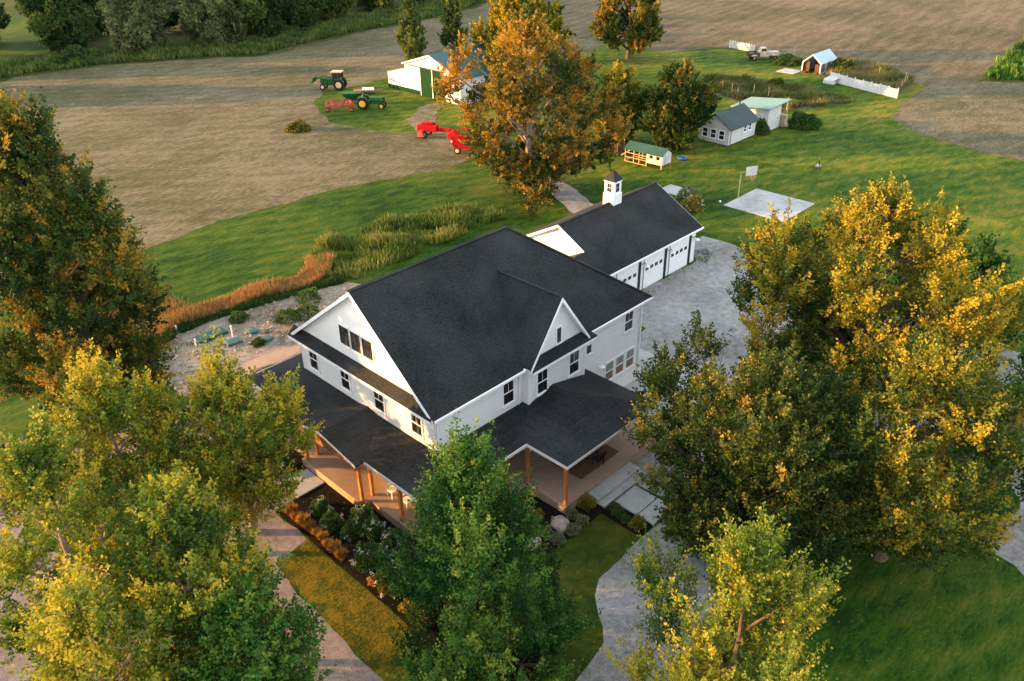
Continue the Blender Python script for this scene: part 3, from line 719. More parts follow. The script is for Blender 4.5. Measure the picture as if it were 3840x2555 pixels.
# wall lamp
mb = MB(); mb.tube([(12.7, -.003, 3.1), (12.7, -.22, 3.25), (12.7, -.3, 3.12)], .025, 6); LM = mb.build('wall_lamp', WHITE, H)
mb = MB(); mb._lathe(Vector((12.7, -.3, 3.16)), Vector((0, 0, -1)), [(0, .05), (.1, .1), (.16, .2)], 14); mb.build('shade', WHITE, LM)

# porch roofs
EP = 3.28
mb = MB()
# front porch + left wrap
v = [(-2.6, -.25, EP), (-2.6, 13.7, EP), (-.003, -.25, 3.72), (-.003, W, 3.72), (0, W + .003, 3.72), (9.0, 13.7, EP), (9.0, W + .003, 3.72), (-.003, W + .003, 3.72)]
mb.slab([(-2.6, -.35, EP), (-2.6, 13.75, EP), (-.003, W, 3.70), (-.003, -.003, 3.70)], [(1, 0, 3, 2)], .10)
mb.slab([(-2.6, 13.75, EP), (9.0, 13.75, EP), (9.0, W + .003, 3.70), (-.003, W + .003, 3.70)], [(0, 3, 2, 1)], .10)
mb.build('porch_roof', SHINGLE, H)
mb = MB()
# narrow side porch and hip corner
mb.slab([(-2.6, -.355, EP - .003), (-2.6, -2.35, EP), (4.5, -2.35, EP), (6.14, -.003, 3.64), (-.003, -.003, 3.68)], [(1, 2, 3, 4), (0, 1, 4)], .10)
mb.build('porch_roof', SHINGLE, H)
mb = MB()
x0, x1, y0 = 4.0, 11.5, -5.1
px, pz = 8.05, 4.12
v = [(x0, y0, EP), (x1, y0, EP), (x1, -.003, EP), (10.79, -.003, EP + .17), (10.785, -.503, EP + .18), (px, -.503, pz), (6.14, -.503, EP + .41), (6.14, -.003, EP + .40), (x0, -.9, EP + .03), (px, -1.6, pz)]
mb.slab(v, [(0, 1, 9), (1, 2, 3, 4, 9), (4, 5, 9), (9, 5, 6), (0, 9, 6, 7, 8)], .10)
PR = mb.build('porch_roof', SHINGLE, H)
boxes('fascia', CREAMTRIM, H, [(x0 - .02, x0 + .03, y0 - .02, -2.37, EP - .2, EP - .02), (x0 + .03, x1, y0 - .025, y0 + .025, EP - .2, EP - .02), (x1 - .02, x1 + .03, y0, -.02, EP - .2, EP - .02),
  (-2.6, x0 - .025, -2.39, -2.34, EP - .2, EP - .02), (-2.63, -2.58, -2.34, 2.6, EP - .2, EP - .02), (-2.63, -2.58, 8.5, 13.75, EP - .2, EP - .02), (-2.58, 9.0, 13.73, 13.78, EP - .2, EP - .02)])
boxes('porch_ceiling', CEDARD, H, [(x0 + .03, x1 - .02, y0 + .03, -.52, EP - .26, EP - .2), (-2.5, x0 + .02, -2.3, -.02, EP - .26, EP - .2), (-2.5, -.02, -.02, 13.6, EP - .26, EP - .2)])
# portico gable
mb = MB()
pr, py0, py1, pxf = 3.86, 2.55, 8.5, -3.15
pym = (py0 + py1) / 2
mb.slab([(pxf, py0, EP + .02), (-.003, py0, EP + .02), (-.003, pym, pr), (pxf, pym, pr), (pxf, py1, EP + .02), (-.003, py1, EP + .02)], [(0, 1, 2, 3), (3, 2, 5, 4)], .10)
PO = mb.build('portico_roof', SHINGLE, H)
mb = MB()
for (a, b) in ((py0, pym), (py1, pym)):
    mb.add([(pxf - .04, a, EP + .01), (pxf - .04, b, pr - .01), (pxf - .04, b, pr - .14), (pxf - .04, a, EP - .13), (pxf, a, EP + .01), (pxf, b, pr - .01), (pxf, b, pr - .14), (pxf, a, EP - .13)],
           [(0, 1, 2, 3), (7, 6, 5, 4), (0, 4, 5, 1), (1, 5, 6, 2), (2, 6, 7, 3), (3, 7, 4, 0)])
mb.build('rake_board', CREAMTRIM, PO)
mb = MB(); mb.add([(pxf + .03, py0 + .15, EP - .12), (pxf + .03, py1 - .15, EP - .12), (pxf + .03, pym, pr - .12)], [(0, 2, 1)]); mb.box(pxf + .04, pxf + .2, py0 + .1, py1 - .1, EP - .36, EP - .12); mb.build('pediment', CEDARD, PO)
# porch floors
mb = MB()
mb.box(-2.42, -.003, -2.3, 13.4, 0, .5); mb.box(-2.9, -2.42, 2.72, 8.3, 0, .5); mb.box(-.003, 9.0, W + .003, 13.4, 0, .5)
mb.box(-.003, 4.1, -2.3, -.003, 0, .5); mb.box(4.1, 12.0, -4.95, -.505, 0, .5); mb.box(4.1, 6.1, -.505, -.003, 0, .5); mb.box(10.8, 12.0, -.505, -.003, 0, .5)
mb.build('porch_floor', PORCHF, H)
# posts
def post(x, y, zt=3.05, s=.17):
    m = MB(); m.box(x - s / 2, x + s / 2, y - s / 2, y + s / 2, .502, zt)
    p = m.build('post', CEDAR, H, bevel=.012)
for (x, y) in ((-2.72, 3.0), (-2.05, 3.0), (-2.72, 8.0), (-2.05, 8.0), (-2.25, .3), (-2.25, -2.1), (4.28, -4.8), (10.9, -4.8), (4.28, -2.15), (-2.25, 12.9), (.9, -2.1)):
    post(x, y)
mb = MB()
mb.beam((-2.72, 3.0, 3.12), (-2.72, 8.0, 3.12), .15, .14); mb.beam((-2.3, -2.1, 3.1), (-2.3, 2.7, 3.1), .14, .18)
mb.beam((4.28, -4.8, 3.1), (10.9, -4.8, 3.1), .14, .2); mb.beam((4.28, -4.75, 3.1), (4.28, -2.2, 3.1), .14, .2); mb.beam((-2.2, -2.12, 3.1), (4.2, -2.12, 3.1), .14, .18)
mb.build('porch_beam', CREAMTRIM, H)
# steps
mb = MB()
mb.box(5.85, 9.45, -5.72, -4.955, 0, .33); mb.box(5.85, 9.45, -6.15, -5.72, 0, .17)
mb.build('porch_step', CONC, H, bevel=.015)
# roof vent
mb = MB(); mb.tube([(13.9, 8.5, 7.9), (13.9, 8.5, 8.6)], .06, 8); mb.build('vent_pipe', BLACK, H)

# furniture on the porch
mb = MB(); mb.box(6.3, 9.6, -4.15, -2.0, .502, .512)
tag(mb.build('rug', RUG), 'large brown rug under the dark patio table on the covered porch', 'rug')
t = empty('patio_table', (7.9, -3.1, .512), 0, 'round dark patio table on the brown rug', 'table')
mb = MB(); mb._lathe(Vector((0, 0, .7)), Vector((0, 0, 1)), [(0, .6), (.02, .62), (.05, .62)], 24); mb.build('table_top', DARKF, t)
mb = MB(); mb.tube([(0, 0, .03), (0, 0, .7)], [.06, .05], 8); mb.box(-.3, .3, -.04, .04, 0, .04); mb.box(-.04, .04, -.3, .3, .001, .041); mb.build('pedestal', DARKF, t)
def chair(x, y, rz, label, mat_, z=.5, name='patio_chair', group='chairs round the patio table'):
    c = empty(name, (x, y, z), rz, label, 'chair', group)
    m = MB(); m.box(-.24, .24, -.24, .24, .4, .44); m.build('seat', mat_, c)
    m = MB()
    for i in range(5): m.beam((-.22, -.2 + i * .1, .45), (-.34, -.2 + i * .1, .95), .05, .02)
    m.beam((-.34, -.24, .95), (-.34, .24, .95), .04, .06)
    m.build('backrest', mat_, c)
    for sx in (-.21, .21):
        for sy in (-.21, .21):
            m = MB(); m.beam((sx, sy, 0), (sx, sy, .4), .04); m.build('leg', mat_, c)
    for sy in (-.25, .25):
        m = MB(); m.beam((-.28, sy, .64), (.24, sy, .62), .05, .03); m.beam((.2, sy, .44), (.2, sy, .62), .03); m.build('armrest', mat_, c)
    return c
chair(8.85, -3.1, pi, 'dark patio chair on the back side of the round table toward the patio', DARKF, .512)
chair(6.95, -3.1, 0, 'dark patio chair on the left side of the round patio table', DARKF, .512)
chair(7.9, -4.0, pi / 2, 'dark patio chair nearest the porch steps at the round table', DARKF, .512)
chair(7.9, -2.2, -pi / 2, 'dark patio chair between the round table and the house door', DARKF, .512)
chair(-1.35, 2.2, pi, 'white porch chair just right of the portico posts', WHITE, .5, 'porch_chair', 'white chairs on the front porch')
chair(-1.35, 1.0, pi, 'white porch chair second from the portico on the front porch', WHITE, .5, 'porch_chair', 'white chairs on the front porch')

# ------------------------------------------------------------------ garage
G = empty('garage', (0, 0, 0), 0, 'long white three door garage with dark roof joined behind the farmhouse', 'garage')
gx0, gx1, gy0, gy1, gry, grz, gez = 22.77, 34.45, 7.39, 16.2, 11.79, 5.68, 3.08
gs = (grz - gez) / (gry - 6.98)
mb = MB()
mb.box(gx0, gx1, gy0, gy1, -.05, 3.05)
for xx in (gx0, gx1 - .16):
    mb.add([(xx, gy0, 3.05), (xx, gy1, 3.05), (xx, gry, 3.05 + (gry - gy0) * gs - .05), (xx + .16, gy0, 3.05), (xx + .16, gy1, 3.05), (xx + .16, gry, 3.05 + (gry - gy0) * gs - .05)], [(0, 2, 1), (3, 4, 5), (0, 3, 5, 2), (1, 2, 5, 4), (0, 1, 4, 3)])
mb.box(16.9, gx0 - .003, 7.45, 10.6, -.05, 2.95)
mb.build('wall', SIDING, G)
mb = MB()
gl, gr_ = 22.43, 34.72
yb = 2 * gry - 6.98
mb.slab([(gl, 6.98, gez), (gr_, 6.98, gez), (gr_, gry, grz), (gl, gry, grz), (gl, yb, gez), (gr_, yb, gez)], [(0, 1, 2, 3), (3, 2, 5, 4)], .1)
GR = mb.build('roof', SHINGLE, G)
mb = MB(); mb.beam((gl, gry, grz + .015), (gr_, gry, grz + .015), .2, .03); mb.build('ridge_cap', SHINGLE, GR)
mb = MB()
bry = 8.95; brz = gez + (bry - 6.98) * gs - .01
bry = 9.2; brz = gez + (bry - 6.98) * gs - .01
mb.slab([(15.9, 6.985, gez - .01), (22.7, 6.985, gez - .01), (22.7, bry, brz), (15.9, bry, brz), (15.9, 11.6, 2.95), (22.7, 11.6, 2.95)], [(0, 1, 2, 3), (3, 2, 5, 4)], .08)
mb.build('breezeway_roof', SHINGLE, G)
for yy in (6.98, yb):
    mb = MB()
    ya, za = (9.25, gez + (9.25 - 6.98) * gs) if yy < 9 else (yy, gez)
    mb.add([(gl - .03, gry, grz - .01), (gl - .03, ya, za - .01), (gl - .03, ya, za - .2), (gl - .03, gry, grz - .22), (gl, gry, grz - .01), (gl, ya, za - .01), (gl, ya, za - .2), (gl, gry, grz - .22)], [(0, 1, 2, 3), (7, 6, 5, 4), (0, 4, 5, 1), (1, 5, 6, 2), (2, 6, 7, 3), (3, 7, 4, 0)])
    mb.build('rake_board', WHITE, G)
    mb = MB()
    mb.add([(gr_ + .03, gry, grz - .01), (gr_ + .03, yy, gez - .01), (gr_ + .03, yy, gez - .2), (gr_ + .03, gry, grz - .22), (gr_, gry, grz - .01), (gr_, yy, gez - .01), (gr_, yy, gez - .2), (gr_, gry, grz - .22)], [(3, 2, 1, 0), (4, 5, 6, 7), (1, 5, 4, 0), (2, 6, 5, 1), (3, 7, 6, 2), (0, 4, 7, 3)])
    mb.build('rake_board', WHITE, G)
mb = MB(); mb.box(16.9, gr_ + .03, 6.88, 6.975, gez - .15, gez - .02); mb.build('gutter', GUTTER, G)
mb = MB(); mb.box(16.95, gr_ - .05, 6.98, gy0 - .003, gez - .2, gez - .14); mb.build('soffit', WHITE, G)
for i, xd in enumerate((24.02, 27.42, 30.82)):
    mb = MB()
    for j in range(4):
        mb.box(xd, xd + 2.66, gy0 - .03, gy0 - .003, -.04 + j * .66, -.04 + j * .66 + .645)
    DR = mb.build('garage_door', WHITE, G, bevel=.006)
    mb = MB()
    for j in range(4):
        mb.box(xd + .2 + j * .61, xd + .2 + j * .61 + .38, gy0 - .045, gy0 - .031, 1.5, 1.78)
    mb.build('window_row', GLASS, DR)
    mb = MB(); mb.box(xd - .03, xd - .003, gy0 - .05, gy0 - .003, -.04, 2.66); mb.box(xd - .03, xd + 2.66, gy0 - .05, gy0 - .003, 2.625, 2.65); mb.build('frame', STEEL, DR)
    mb = MB(); mb.box(xd + 2.665, xd + 2.95, gy0 - .07, gy0 - .003, -.04, 2.78); mb.build('door_post', BLACK, G)
    lx = xd + 3.17
    mb = MB(); mb.tube([(lx, gy0 - .003, 2.2), (lx, gy0 - .25, 2.42), (lx, gy0 - .42, 2.32)], .03, 6); LM = mb.build('wall_lamp', BLACK, G)
    mb = MB(); mb._lathe(Vector((lx, gy0 - .42, 2.34)), Vector((0, 0, -1)), [(0, .05), (.08, .12), (.15, .24)], 14); mb.build('shade', WHITE, LM)
mb = MB(); mb.box(23.2, 23.4, gy0 - .02, gy0 - .003, 0, 2.9); mb.build('corner_board', WHITE, G)
# cupola (part of garage)
cx, cy = 29.02, 11.93; s1, s2 = .52, .46
mb = MB(); mb.box(cx - s1, cx + s1, cy - s1, cy + s1, 5.0, 6.35); mb.box(cx - s2, cx + s2, cy - s2, cy + s2, 6.35, 7.3); mb.box(cx - s2 - .06, cx + s2 + .06, cy - s2 - .06, cy + s2 + .06, 7.3, 7.38)
CU = mb.build('cupola', WHITE, G)
mb = MB(); e = s2 + .1; mb.add([(cx - e, cy - e, 7.385), (cx + e, cy - e, 7.385), (cx + e, cy + e, 7.385), (cx - e, cy + e, 7.385), (cx, cy, 8.2)], [(0, 1, 4), (1, 2, 4), (2, 3, 4), (3, 0, 4), (3, 2, 1, 0)]); mb.tube([(cx, cy, 8.1), (cx, cy, 8.5)], [.03, .012], 6); mb.build('cupola_roof', SHINGLE, CU)
for (ax, sg) in (('x', -1), ('y', -1), ('x', 1), ('y', 1)):
    mb = MB(); d0 = s2 + .003; d1 = s2 + .012
    for (a, b) in ((-.2, -.015), (.015, .2)):
        for (c, d) in ((6.5, 6.83), (6.86, 7.18)):
            if ax == 'x': mb.box(cx + sg * d0, cx + sg * d1, cy + a, cy + b, c, d)
            else: mb.box(cx + a, cx + b, cy + sg * d0, cy + sg * d1, c, d)
    mb.build('window', GLASS, CU)

# ------------------------------------------------------------------ barn
B = empty('barn', (55.44, 66.6, 0), 0, 'white metal barn with tall green sliding doors and green base strip', 'barn')
def gab(mb, x0, x1, y0, y1, ym, z0, ze0, ze1, zr_):
    mb.add([(x0, y0, z0), (x0, y1, z0), (x0, y1, ze1), (x0, ym, zr_), (x0, y0, ze0), (x1, y0, z0), (x1, y1, z0), (x1, y1, ze1), (x1, ym, zr_), (x1, y0, ze0)],
           [(4, 3, 2, 1, 0), (5, 6, 7, 8, 9), (0, 1, 6, 5), (1, 2, 7, 6), (2, 3, 8, 7), (3, 4, 9, 8), (4, 0, 5, 9)])
mb = MB(); gab(mb, 0, 14, -8.3, 3.45, -2.3, 0, 3.5, 4.05, 5.75); mb.add([(0, 3.45, 0), (0, 7.4, 0), (0, 7.4, 2.3), (0, 3.45, 3.35), (12, 3.45, 0), (12, 7.4, 0), (12, 7.4, 2.3), (12, 3.45, 3.35)], [(3, 2, 1, 0), (4, 5, 6, 7), (1, 2, 6, 5), (2, 3, 7, 6)]); mb.build('wall', BARNW, B)
mb = MB(); mb.slab([(-.25, -8.6, 3.5), (14.3, -8.6, 3.5), (14.3, -2.3, 5.9), (-.25, -2.3, 5.9), (-.25, 3.7, 4.1), (14.3, 3.7, 4.1)], [(0, 1, 2, 3), (3, 2, 5, 4)], .1); mb.slab([(-.2, 3.46, 3.5), (12.2, 3.46, 3.5), (12.2, 7.6, 2.4), (-.2, 7.6, 2.4)], [(0, 1, 2, 3)], .08); mb.build('roof', BARNRF, B)
mb = MB()
for (a, b, c, d) in ((-2.3, -8.6, 5.88, 3.48), (-2.3, 3.7, 5.88, 4.08)):
    mb.add([(-.29, a, c), (-.29, b, d), (-.29, b, d - .2), (-.29, a, c - .22), (-.25, a, c), (-.25, b, d), (-.25, b, d - .2), (-.25, a, c - .22)], [(0, 1, 2, 3), (7, 6, 5, 4), (0, 4, 5, 1), (3, 2, 6, 7)])
mb.build('rake_board', WHITE, B)
mb = MB(); mb.box(-.03, -.003, -.05, 7.42, 0, .62); mb.build('base_strip', DOORG, B)
for (a, b) in ((-2.55, -.1), (-4.85, -2.68)):
    mb = MB(); mb.box(-.12, -.04, a, b, .05, 3.85); mb.build('door', DOORG, B)
mb = MB(); mb.box(-.13, -.04, -2.68, -2.55, .05, 3.85); mb.box(-.13, -.04, -.1, -.02, .05, 3.85); mb.box(-.13, -.04, -4.93, -4.85, .05, 3.85); mb.build('door_trim', WHITE, B)
mb = MB(); mb.box(-.16, -.04, -5.0, 2.4, 3.88, 4.0); mb.build('door_rail', BLACK, B)
# teal trailer roof/tank glimpsed behind tree
tk = empty('tank', (78.5, 58.5, 0), .4, 'teal round topped tank half hidden behind the yellow tree', 'tank')
mb = MB(); mb._lathe(Vector((0, 0, .1)), Vector((0, 0, 1)), [(0, 1.0), (2.0, 1.0), (2.5, .7), (2.7, .2)], 20); mb.build('body', TEAL, tk, True)
mb = MB(); mb.box(-.25, .25, -.25, .25, 2.7, 2.85); mb.build('lid', TEALP, tk)

# ------------------------------------------------------------------ cottage, shed, coop
K_ = empty('cottage', (63.25, 21.75, 0), 0, 'small white cottage with slate green roof and three front windows', 'cottage')
mb = MB(); gab(mb, 0, 5.9, 0, 3.95, 2.0, .12, 2.05, 2.05, 3.3); mb.build('wall', OFFWHITE, K_)
mb = MB(); mb.slab([(-.2, -.35, 1.95), (6.1, -.35, 1.95), (6.1, 2.0, 3.5), (-.2, 2.0, 3.5), (-.2, 4.3, 1.95), (6.1, 4.3, 1.95)], [(0, 1, 2, 3), (3, 2, 5, 4)], .09); mb.build('roof', GREYROOF, K_)
for y in (.6, 1.7, 2.8): window(K_, 'x', 0, y, y + .68, .65, 1.65, 0)
for x in (3.2, 4.3): window(K_, 'y', 0, x, x + .55, 1.0, 1.75, 0)
mb = MB(); mb.box(.05, 5.85, .05, 3.9, -.02, .12); mb.build('foundation', WOODR, K_)
mb = MB(); mb.tube([(.3, -.08, 1.9), (.3, -.08, .15)], .035, 6); mb.tube([(5.9, 2.4, 2.9), (5.9, 2.4, 4.3)], .07, 8); mb.build('pipe', BLACK, K_)

S_ = empty('shed', (71.4, 21.4, 0), 0, 'pale lean-to shed with light green roof behind the white cottage', 'shed')
mb = MB(); mb.add([(0, 0, 0), (0, 4.6, 0), (0, 4.6, 2.2), (0, 0, 2.75), (3.0, 0, 0), (3.0, 4.6, 0), (3.0, 4.6, 2.2), (3.0, 0, 2.75)], [(3, 2, 1, 0), (4, 5, 6, 7), (0, 4, 7, 3), (1, 2, 6, 5), (3, 7, 6, 2)]); mb.build('wall', OFFWHITE, S_)
mb = MB(); mb.slab([(-.6, -.5, 2.95), (4.3, -.5, 3.2), (4.3, 4.9, 2.6), (-.6, 4.9, 2.4)], [(0, 1, 2, 3)], .12); mb.build('roof', GREENROOF2 if False else GREENRF2, S_)
mb = MB(); mb.beam((4.0, -.3, 0), (4.0, -.3, 3.0), .1); mb.beam((4.0, 4.6, 0), (4.0, 4.6, 2.5), .1); mb.build('post', WOODP, S_)
wp = empty('woodpile', (74.6, 21.3, 0), 0, 'stacked firewood under the open side of the lean-to shed', 'woodpile')
mb = MB(); rnd = random.Random(4)
for i in range(9):
    for j in range(9):
        mb.tube([(-.1 + rnd.uniform(-.1, .1), .1 + i * .17 - .6, .1 + j * .165), (-.1, .1 + i * .17 - .6 , .1 + j * .165), (.5, .1 + i * .17 - .6, .1 + j * .165)], .08, 7)
for i in range(3): mb.tube([(-.1 - .2 * i, -.75, .1 + .2 * i), (.5 - .2 * i, -.8, .12 + .2 * i)], .085, 7)
mb.build('log_stack', LOGS, wp)

Cp = empty('chicken_coop', (51.6, 22.7, 0), .05, 'raised white chicken coop with green roof and open timber run', 'coop')
mb = MB(); gab(mb, 0, 1.7, 0, 2.0, .0, .45, 1.35, 1.35, 1.35) if False else mb.box(0, 1.8, 0, 2.0, .4, 1.45); mb.build('wall', OFFWHITE, Cp)
mb = MB(); mb.slab([(-.25, -.15, 1.5), (.9, -.15, 2.1), (.9, 4.8, 2.1), (-.25, 4.8, 1.5), (2.1, -.15, 1.5), (2.1, 4.8, 1.5)], [(0, 1, 2, 3), (1, 4, 5, 2)], .07); mb.build('roof', GREENROOF, Cp)
mb = MB(); mb.add([(0, 0, 1.45), (1.8, 0, 1.45), (.9, 0, 1.98), (0, .08, 1.45), (1.8, .08, 1.45), (.9, .08, 1.98)], [(0, 1, 2), (5, 4, 3)]); mb.build('gable', OFFWHITE, Cp)
mb = MB()
for (a, b) in ((0, .05), (1.75, 0.05), (0, 1.95), (1.75, 1.95)): mb.beam((a, b, 0), (a, b, .4), .09)
for (a, b) in ((0, 3.6), (0, 4.7), (1.8, 3.6), (1.8, 4.7), (0, 2.9)): mb.beam((a, b, 0), (a, b, 1.5), .08)
for zz in (.05, .55, 1.05): mb.beam((0, 2, zz), (0, 4.7, zz), .07)
mb.beam((0, 4.7, .1), (1.8, 4.7, .1), .07); mb.beam((1.8, 2, .1), (1.8, 4.7, .1), .07)
mb.build('run_frame', WOODP, Cp)
for (a, b) in ((.35, .75), (1.2, 1.6)):
    mb = MB(); mb.box(-.02, -.003, a, b, .95, 1.3); mb.build('window', GLASS, Cp)
mb = MB(); mb.box(.45, .75, -.03, -.003, .45, 1.4); mb.box(1.1, 1.15, -.03, -.003, .45, 1.4); mb.build('door', POLYC, Cp)
rc = empty('feed_crate', (53.2, 30.3, 0), .2, 'rust red slatted crate left of the chicken coop under trees', 'crate')
mb = MB()
for i in range(6):
    mb.box(-.9, .9, -.85 + .001 * i, -.8, .1 + i * .2, .24 + i * .2); mb.box(-.95, -.9, -.8, .8, .1 + i * .2, .24 + i * .2); mb.box(-.9, .9, .8, .85, .1 + i * .2, .24 + i * .2)
mb.build('slats', WOODR, rc)
mb = MB()
for a in (-.88, .88):
    for b in (-.78, .78): mb.beam((a, b, 0), (a, b, 1.35), .09)
mb.beam((-1.0, -1.3, .1), (-.9, -2.6, 1.0), .1)
mb.build('corner_post', WOODP, rc)
bb = empty('basin', (55.9, 23.0, 0), 0, 'blue plastic basin on the grass right of the chicken coop', 'basin')
mb = MB(); mb._lathe(Vector((0, 0, 0)), Vector((0, 0, 1)), [(0, .4), (.3, .55), (.32, .5), (.1, .38)], 20); mb.build('bowl', BLUE, bb, True)
mb = MB(); mb.tube([(.52 * cos(a * pi / 8), .52 * sin(a * pi / 8), .31) for a in range(17)], .03, 6); mb.build('rim', TEALP, bb)

# greenhouse
Gh = empty('greenhouse', (103.4, 30.5, 0), 0, 'small greenhouse with pale blue panels and white frame', 'greenhouse')
mb = MB()
fr = [(0, 0), (0, 1.5), (1.45, 2.7), (2.9, 1.5), (2.9, 0)]
for xx in (0, 1.75, 3.5, 5.2):
    for (a, b) in zip(fr, fr[1:]): mb.beam((xx, a[0], a[1]), (xx, b[0], b[1]), .13)
for (y, z) in fr: mb.beam((0, y, max(z, .07)), (5.2, y, max(z, .07)), .12)
mb.build('frame', WHITE, Gh)
mb = MB(); mb.slab([(0, -.05, 1.55), (5.2, -.05, 1.55), (5.2, 1.45, 2.8), (0, 1.45, 2.8), (5.2, 2.95, 1.55), (0, 2.95, 1.55)], [(0, 1, 2, 3), (3, 2, 4, 5)], .04); mb.build('roof', POLYC, Gh)
mb = MB(); mb.box(.1, 5.15, .02, .06, .1, 1.45); mb.box(.1, 5.15, 2.84, 2.88, .1, 1.45); mb.box(5.14, 5.18, .1, 2.8, .1, 1.45); mb.build('side_panel', STEEL, Gh)
boxes('staging', WOODR, Gh, [(.3, .5, .15, 1.0, 0, 1.3), (.3, .5, 1.9, 2.7, 0, 1.6), (-.4, .1, .2, .9, 0, .25), (-.5, 0, 2.1, 2.9, 0, .22)])

def fence(name, p0, p1, n, h, label, lean=0.0):
    p0 = Vector((*p0, 0)); p1 = Vector((*p1, 0)); d = (p1 - p0); L_ = d.length; u = d.normalized(); q = Vector((-u.y, u.x, 0))
    root = empty(name, p0, 0, label, 'fence')
    mb = MB(); rnd = random.Random(n)
    w = L_ / n
    for i in range(n):
        a = u * (i * w + .03); b = u * ((i + 1) * w - .03)
        o = q * (.02 + rnd.uniform(-.04, .04))
        hh = h * rnd.uniform(.92, 1.05)
        mb.slab([a + o + Vector((0, 0, hh)), b + o + Vector((0, 0, hh)), b - o * .0 + Vector((0, 0, .05)), a - o * .0 + Vector((0, 0, .05))], [(0, 1, 2, 3)], .04, tuple(q))
    mb.build('panel', OFFWHITE, root)
    for i in range(n + 1):
        m2 = MB(); m2.beam(u * min(i * w, L_) + q * .08, u * min(i * w, L_) + q * .08 + Vector((0, 0, h * 1.08)), .1); m2.build('post', WHITE, root)
    return root
fence('panel_fence', (112.3, 51.5), (111.4, 46.3), 9, 1.15, 'short white board fence at the field edge near the old truck')
fence('panel_fence', (100.2, 27.4), (96.8, 16.2), 8, 1.3, 'long low white panel fence in front of the brown garden')
mb = MB(); mb.slab([(99.4, 27.9, .5), (98.7, 26.2, .5), (99.8, 25.6, .9), (100.5, 27.4, .9)], [(0, 1, 2, 3)], .08); mb.box(98.8, 100.3, 26.0, 27.7, 0, .45)
tag(mb.build('cold_frame', OFFWHITE), 'low white cold frame at the greenhouse end of the long fence', 'cold frame')

# old truck
Tr = empty('old_truck', (107.6, 42.3, 0), rad(-42), 'rusty cream vintage pickup truck parked at the field edge', 'truck')
mb = MB(); mb.box(.6, 2.3, -.6, .6, .55, 1.25); mb.blob((2.2, 0, .95), (.35, .55, .35), 3, .03); mb.build('hood', RUST, Tr, bevel=.08)
mb = MB(); mb.box(-.9, .6, -.8, .8, .55, 1.3); mb.add([(-.8, -.72, 1.3), (.5, -.72, 1.3), (.5, .72, 1.3), (-.8, .72, 1.3), (-.65, -.6, 1.9), (.2, -.6, 1.9), (.2, .6, 1.9), (-.65, .6, 1.9)], [(4, 5, 6, 7), (0, 1, 5, 4), (1, 2, 6, 5), (2, 3, 7, 6), (3, 0, 4, 7)]); mb.build('cab', RUST, Tr, bevel=.05)
mb = MB(); mb.box(-.7, .15, -.70, -.665, 1.38, 1.78); mb.box(-.7, .15, .665, .70, 1.38, 1.78); mb.add([(.47, -.6, 1.38), (.47, .6, 1.38), (.26, .52, 1.8), (.26, -.52, 1.8)], [(0, 1, 2, 3)]); mb.build('window', GLASS, Tr)
mb = MB(); mb.box(-2.6, -.95, -.8, .8, .6, .7); mb.box(-2.6, -.95, -.85, -.78, .7, 1.2); mb.box(-2.6, -.95, .78, .85, .7, 1.2); mb.box(-2.65, -2.6, -.8, .8, .7, 1.2); mb.build('bed', WOODR, Tr)
for (x, y) in ((1.6, -.85), (1.6, .85), (-1.8, -.85), (-1.8, .85)):
    mb = MB(); mb._lathe(Vector((x, y - .1, .38)), Vector((0, 1, 0)), [(0, .3), (.02, .38), (.18, .38), (.2, .3)], 18); w = mb.build('wheel', TYRE, Tr)
    mb = MB(); mb._lathe(Vector((x, y - .11, .38)), Vector((0, 1, 0)), [(0, .16), (.22, .16)], 12); mb.build('rim', RUST, w)
    mb = MB(); mb.blob((x, y * .9, .75), (.55, .22, .22), 2, .02); mb.build('fender', RUST, Tr, True)

# ------------------------------------------------------------------ farm machinery
def wheel(parent, c, r, w, rim, name='wheel', lug=True):
    m = MB(); a = Vector((c[0], c[1] - w / 2, c[2]))
    m._lathe(a, Vector((0, 1, 0)), [(0, r * .6), (.01, r * .93), (w * .2, r), (w * .8, r), (w - .01, r * .93), (w, r * .6)], 24)
    if lug:
        for k in range(18):
            t = 2 * pi * k / 18
            m.beam((c[0] + cos(t) * r, c[1] - w * .45, c[2] + sin(t) * r), (c[0] + cos(t + .1) * r, c[1] + w * .45, c[2] + sin(t + .1) * r), .07, .06)
    o = m.build(name, TYRE, parent)
    m = MB(); a = Vector((c[0], c[1] - w / 2 - .015, c[2]))
    m._lathe(a, Vector((0, 1, 0)), [(0, r * .1), (.0, r * .5), (.02, r * .58), (w + .01, r * .58), (w + .03, r * .5), (w + .03, r * .1)], 18)
    m.build('rim', rim, o)
    return o
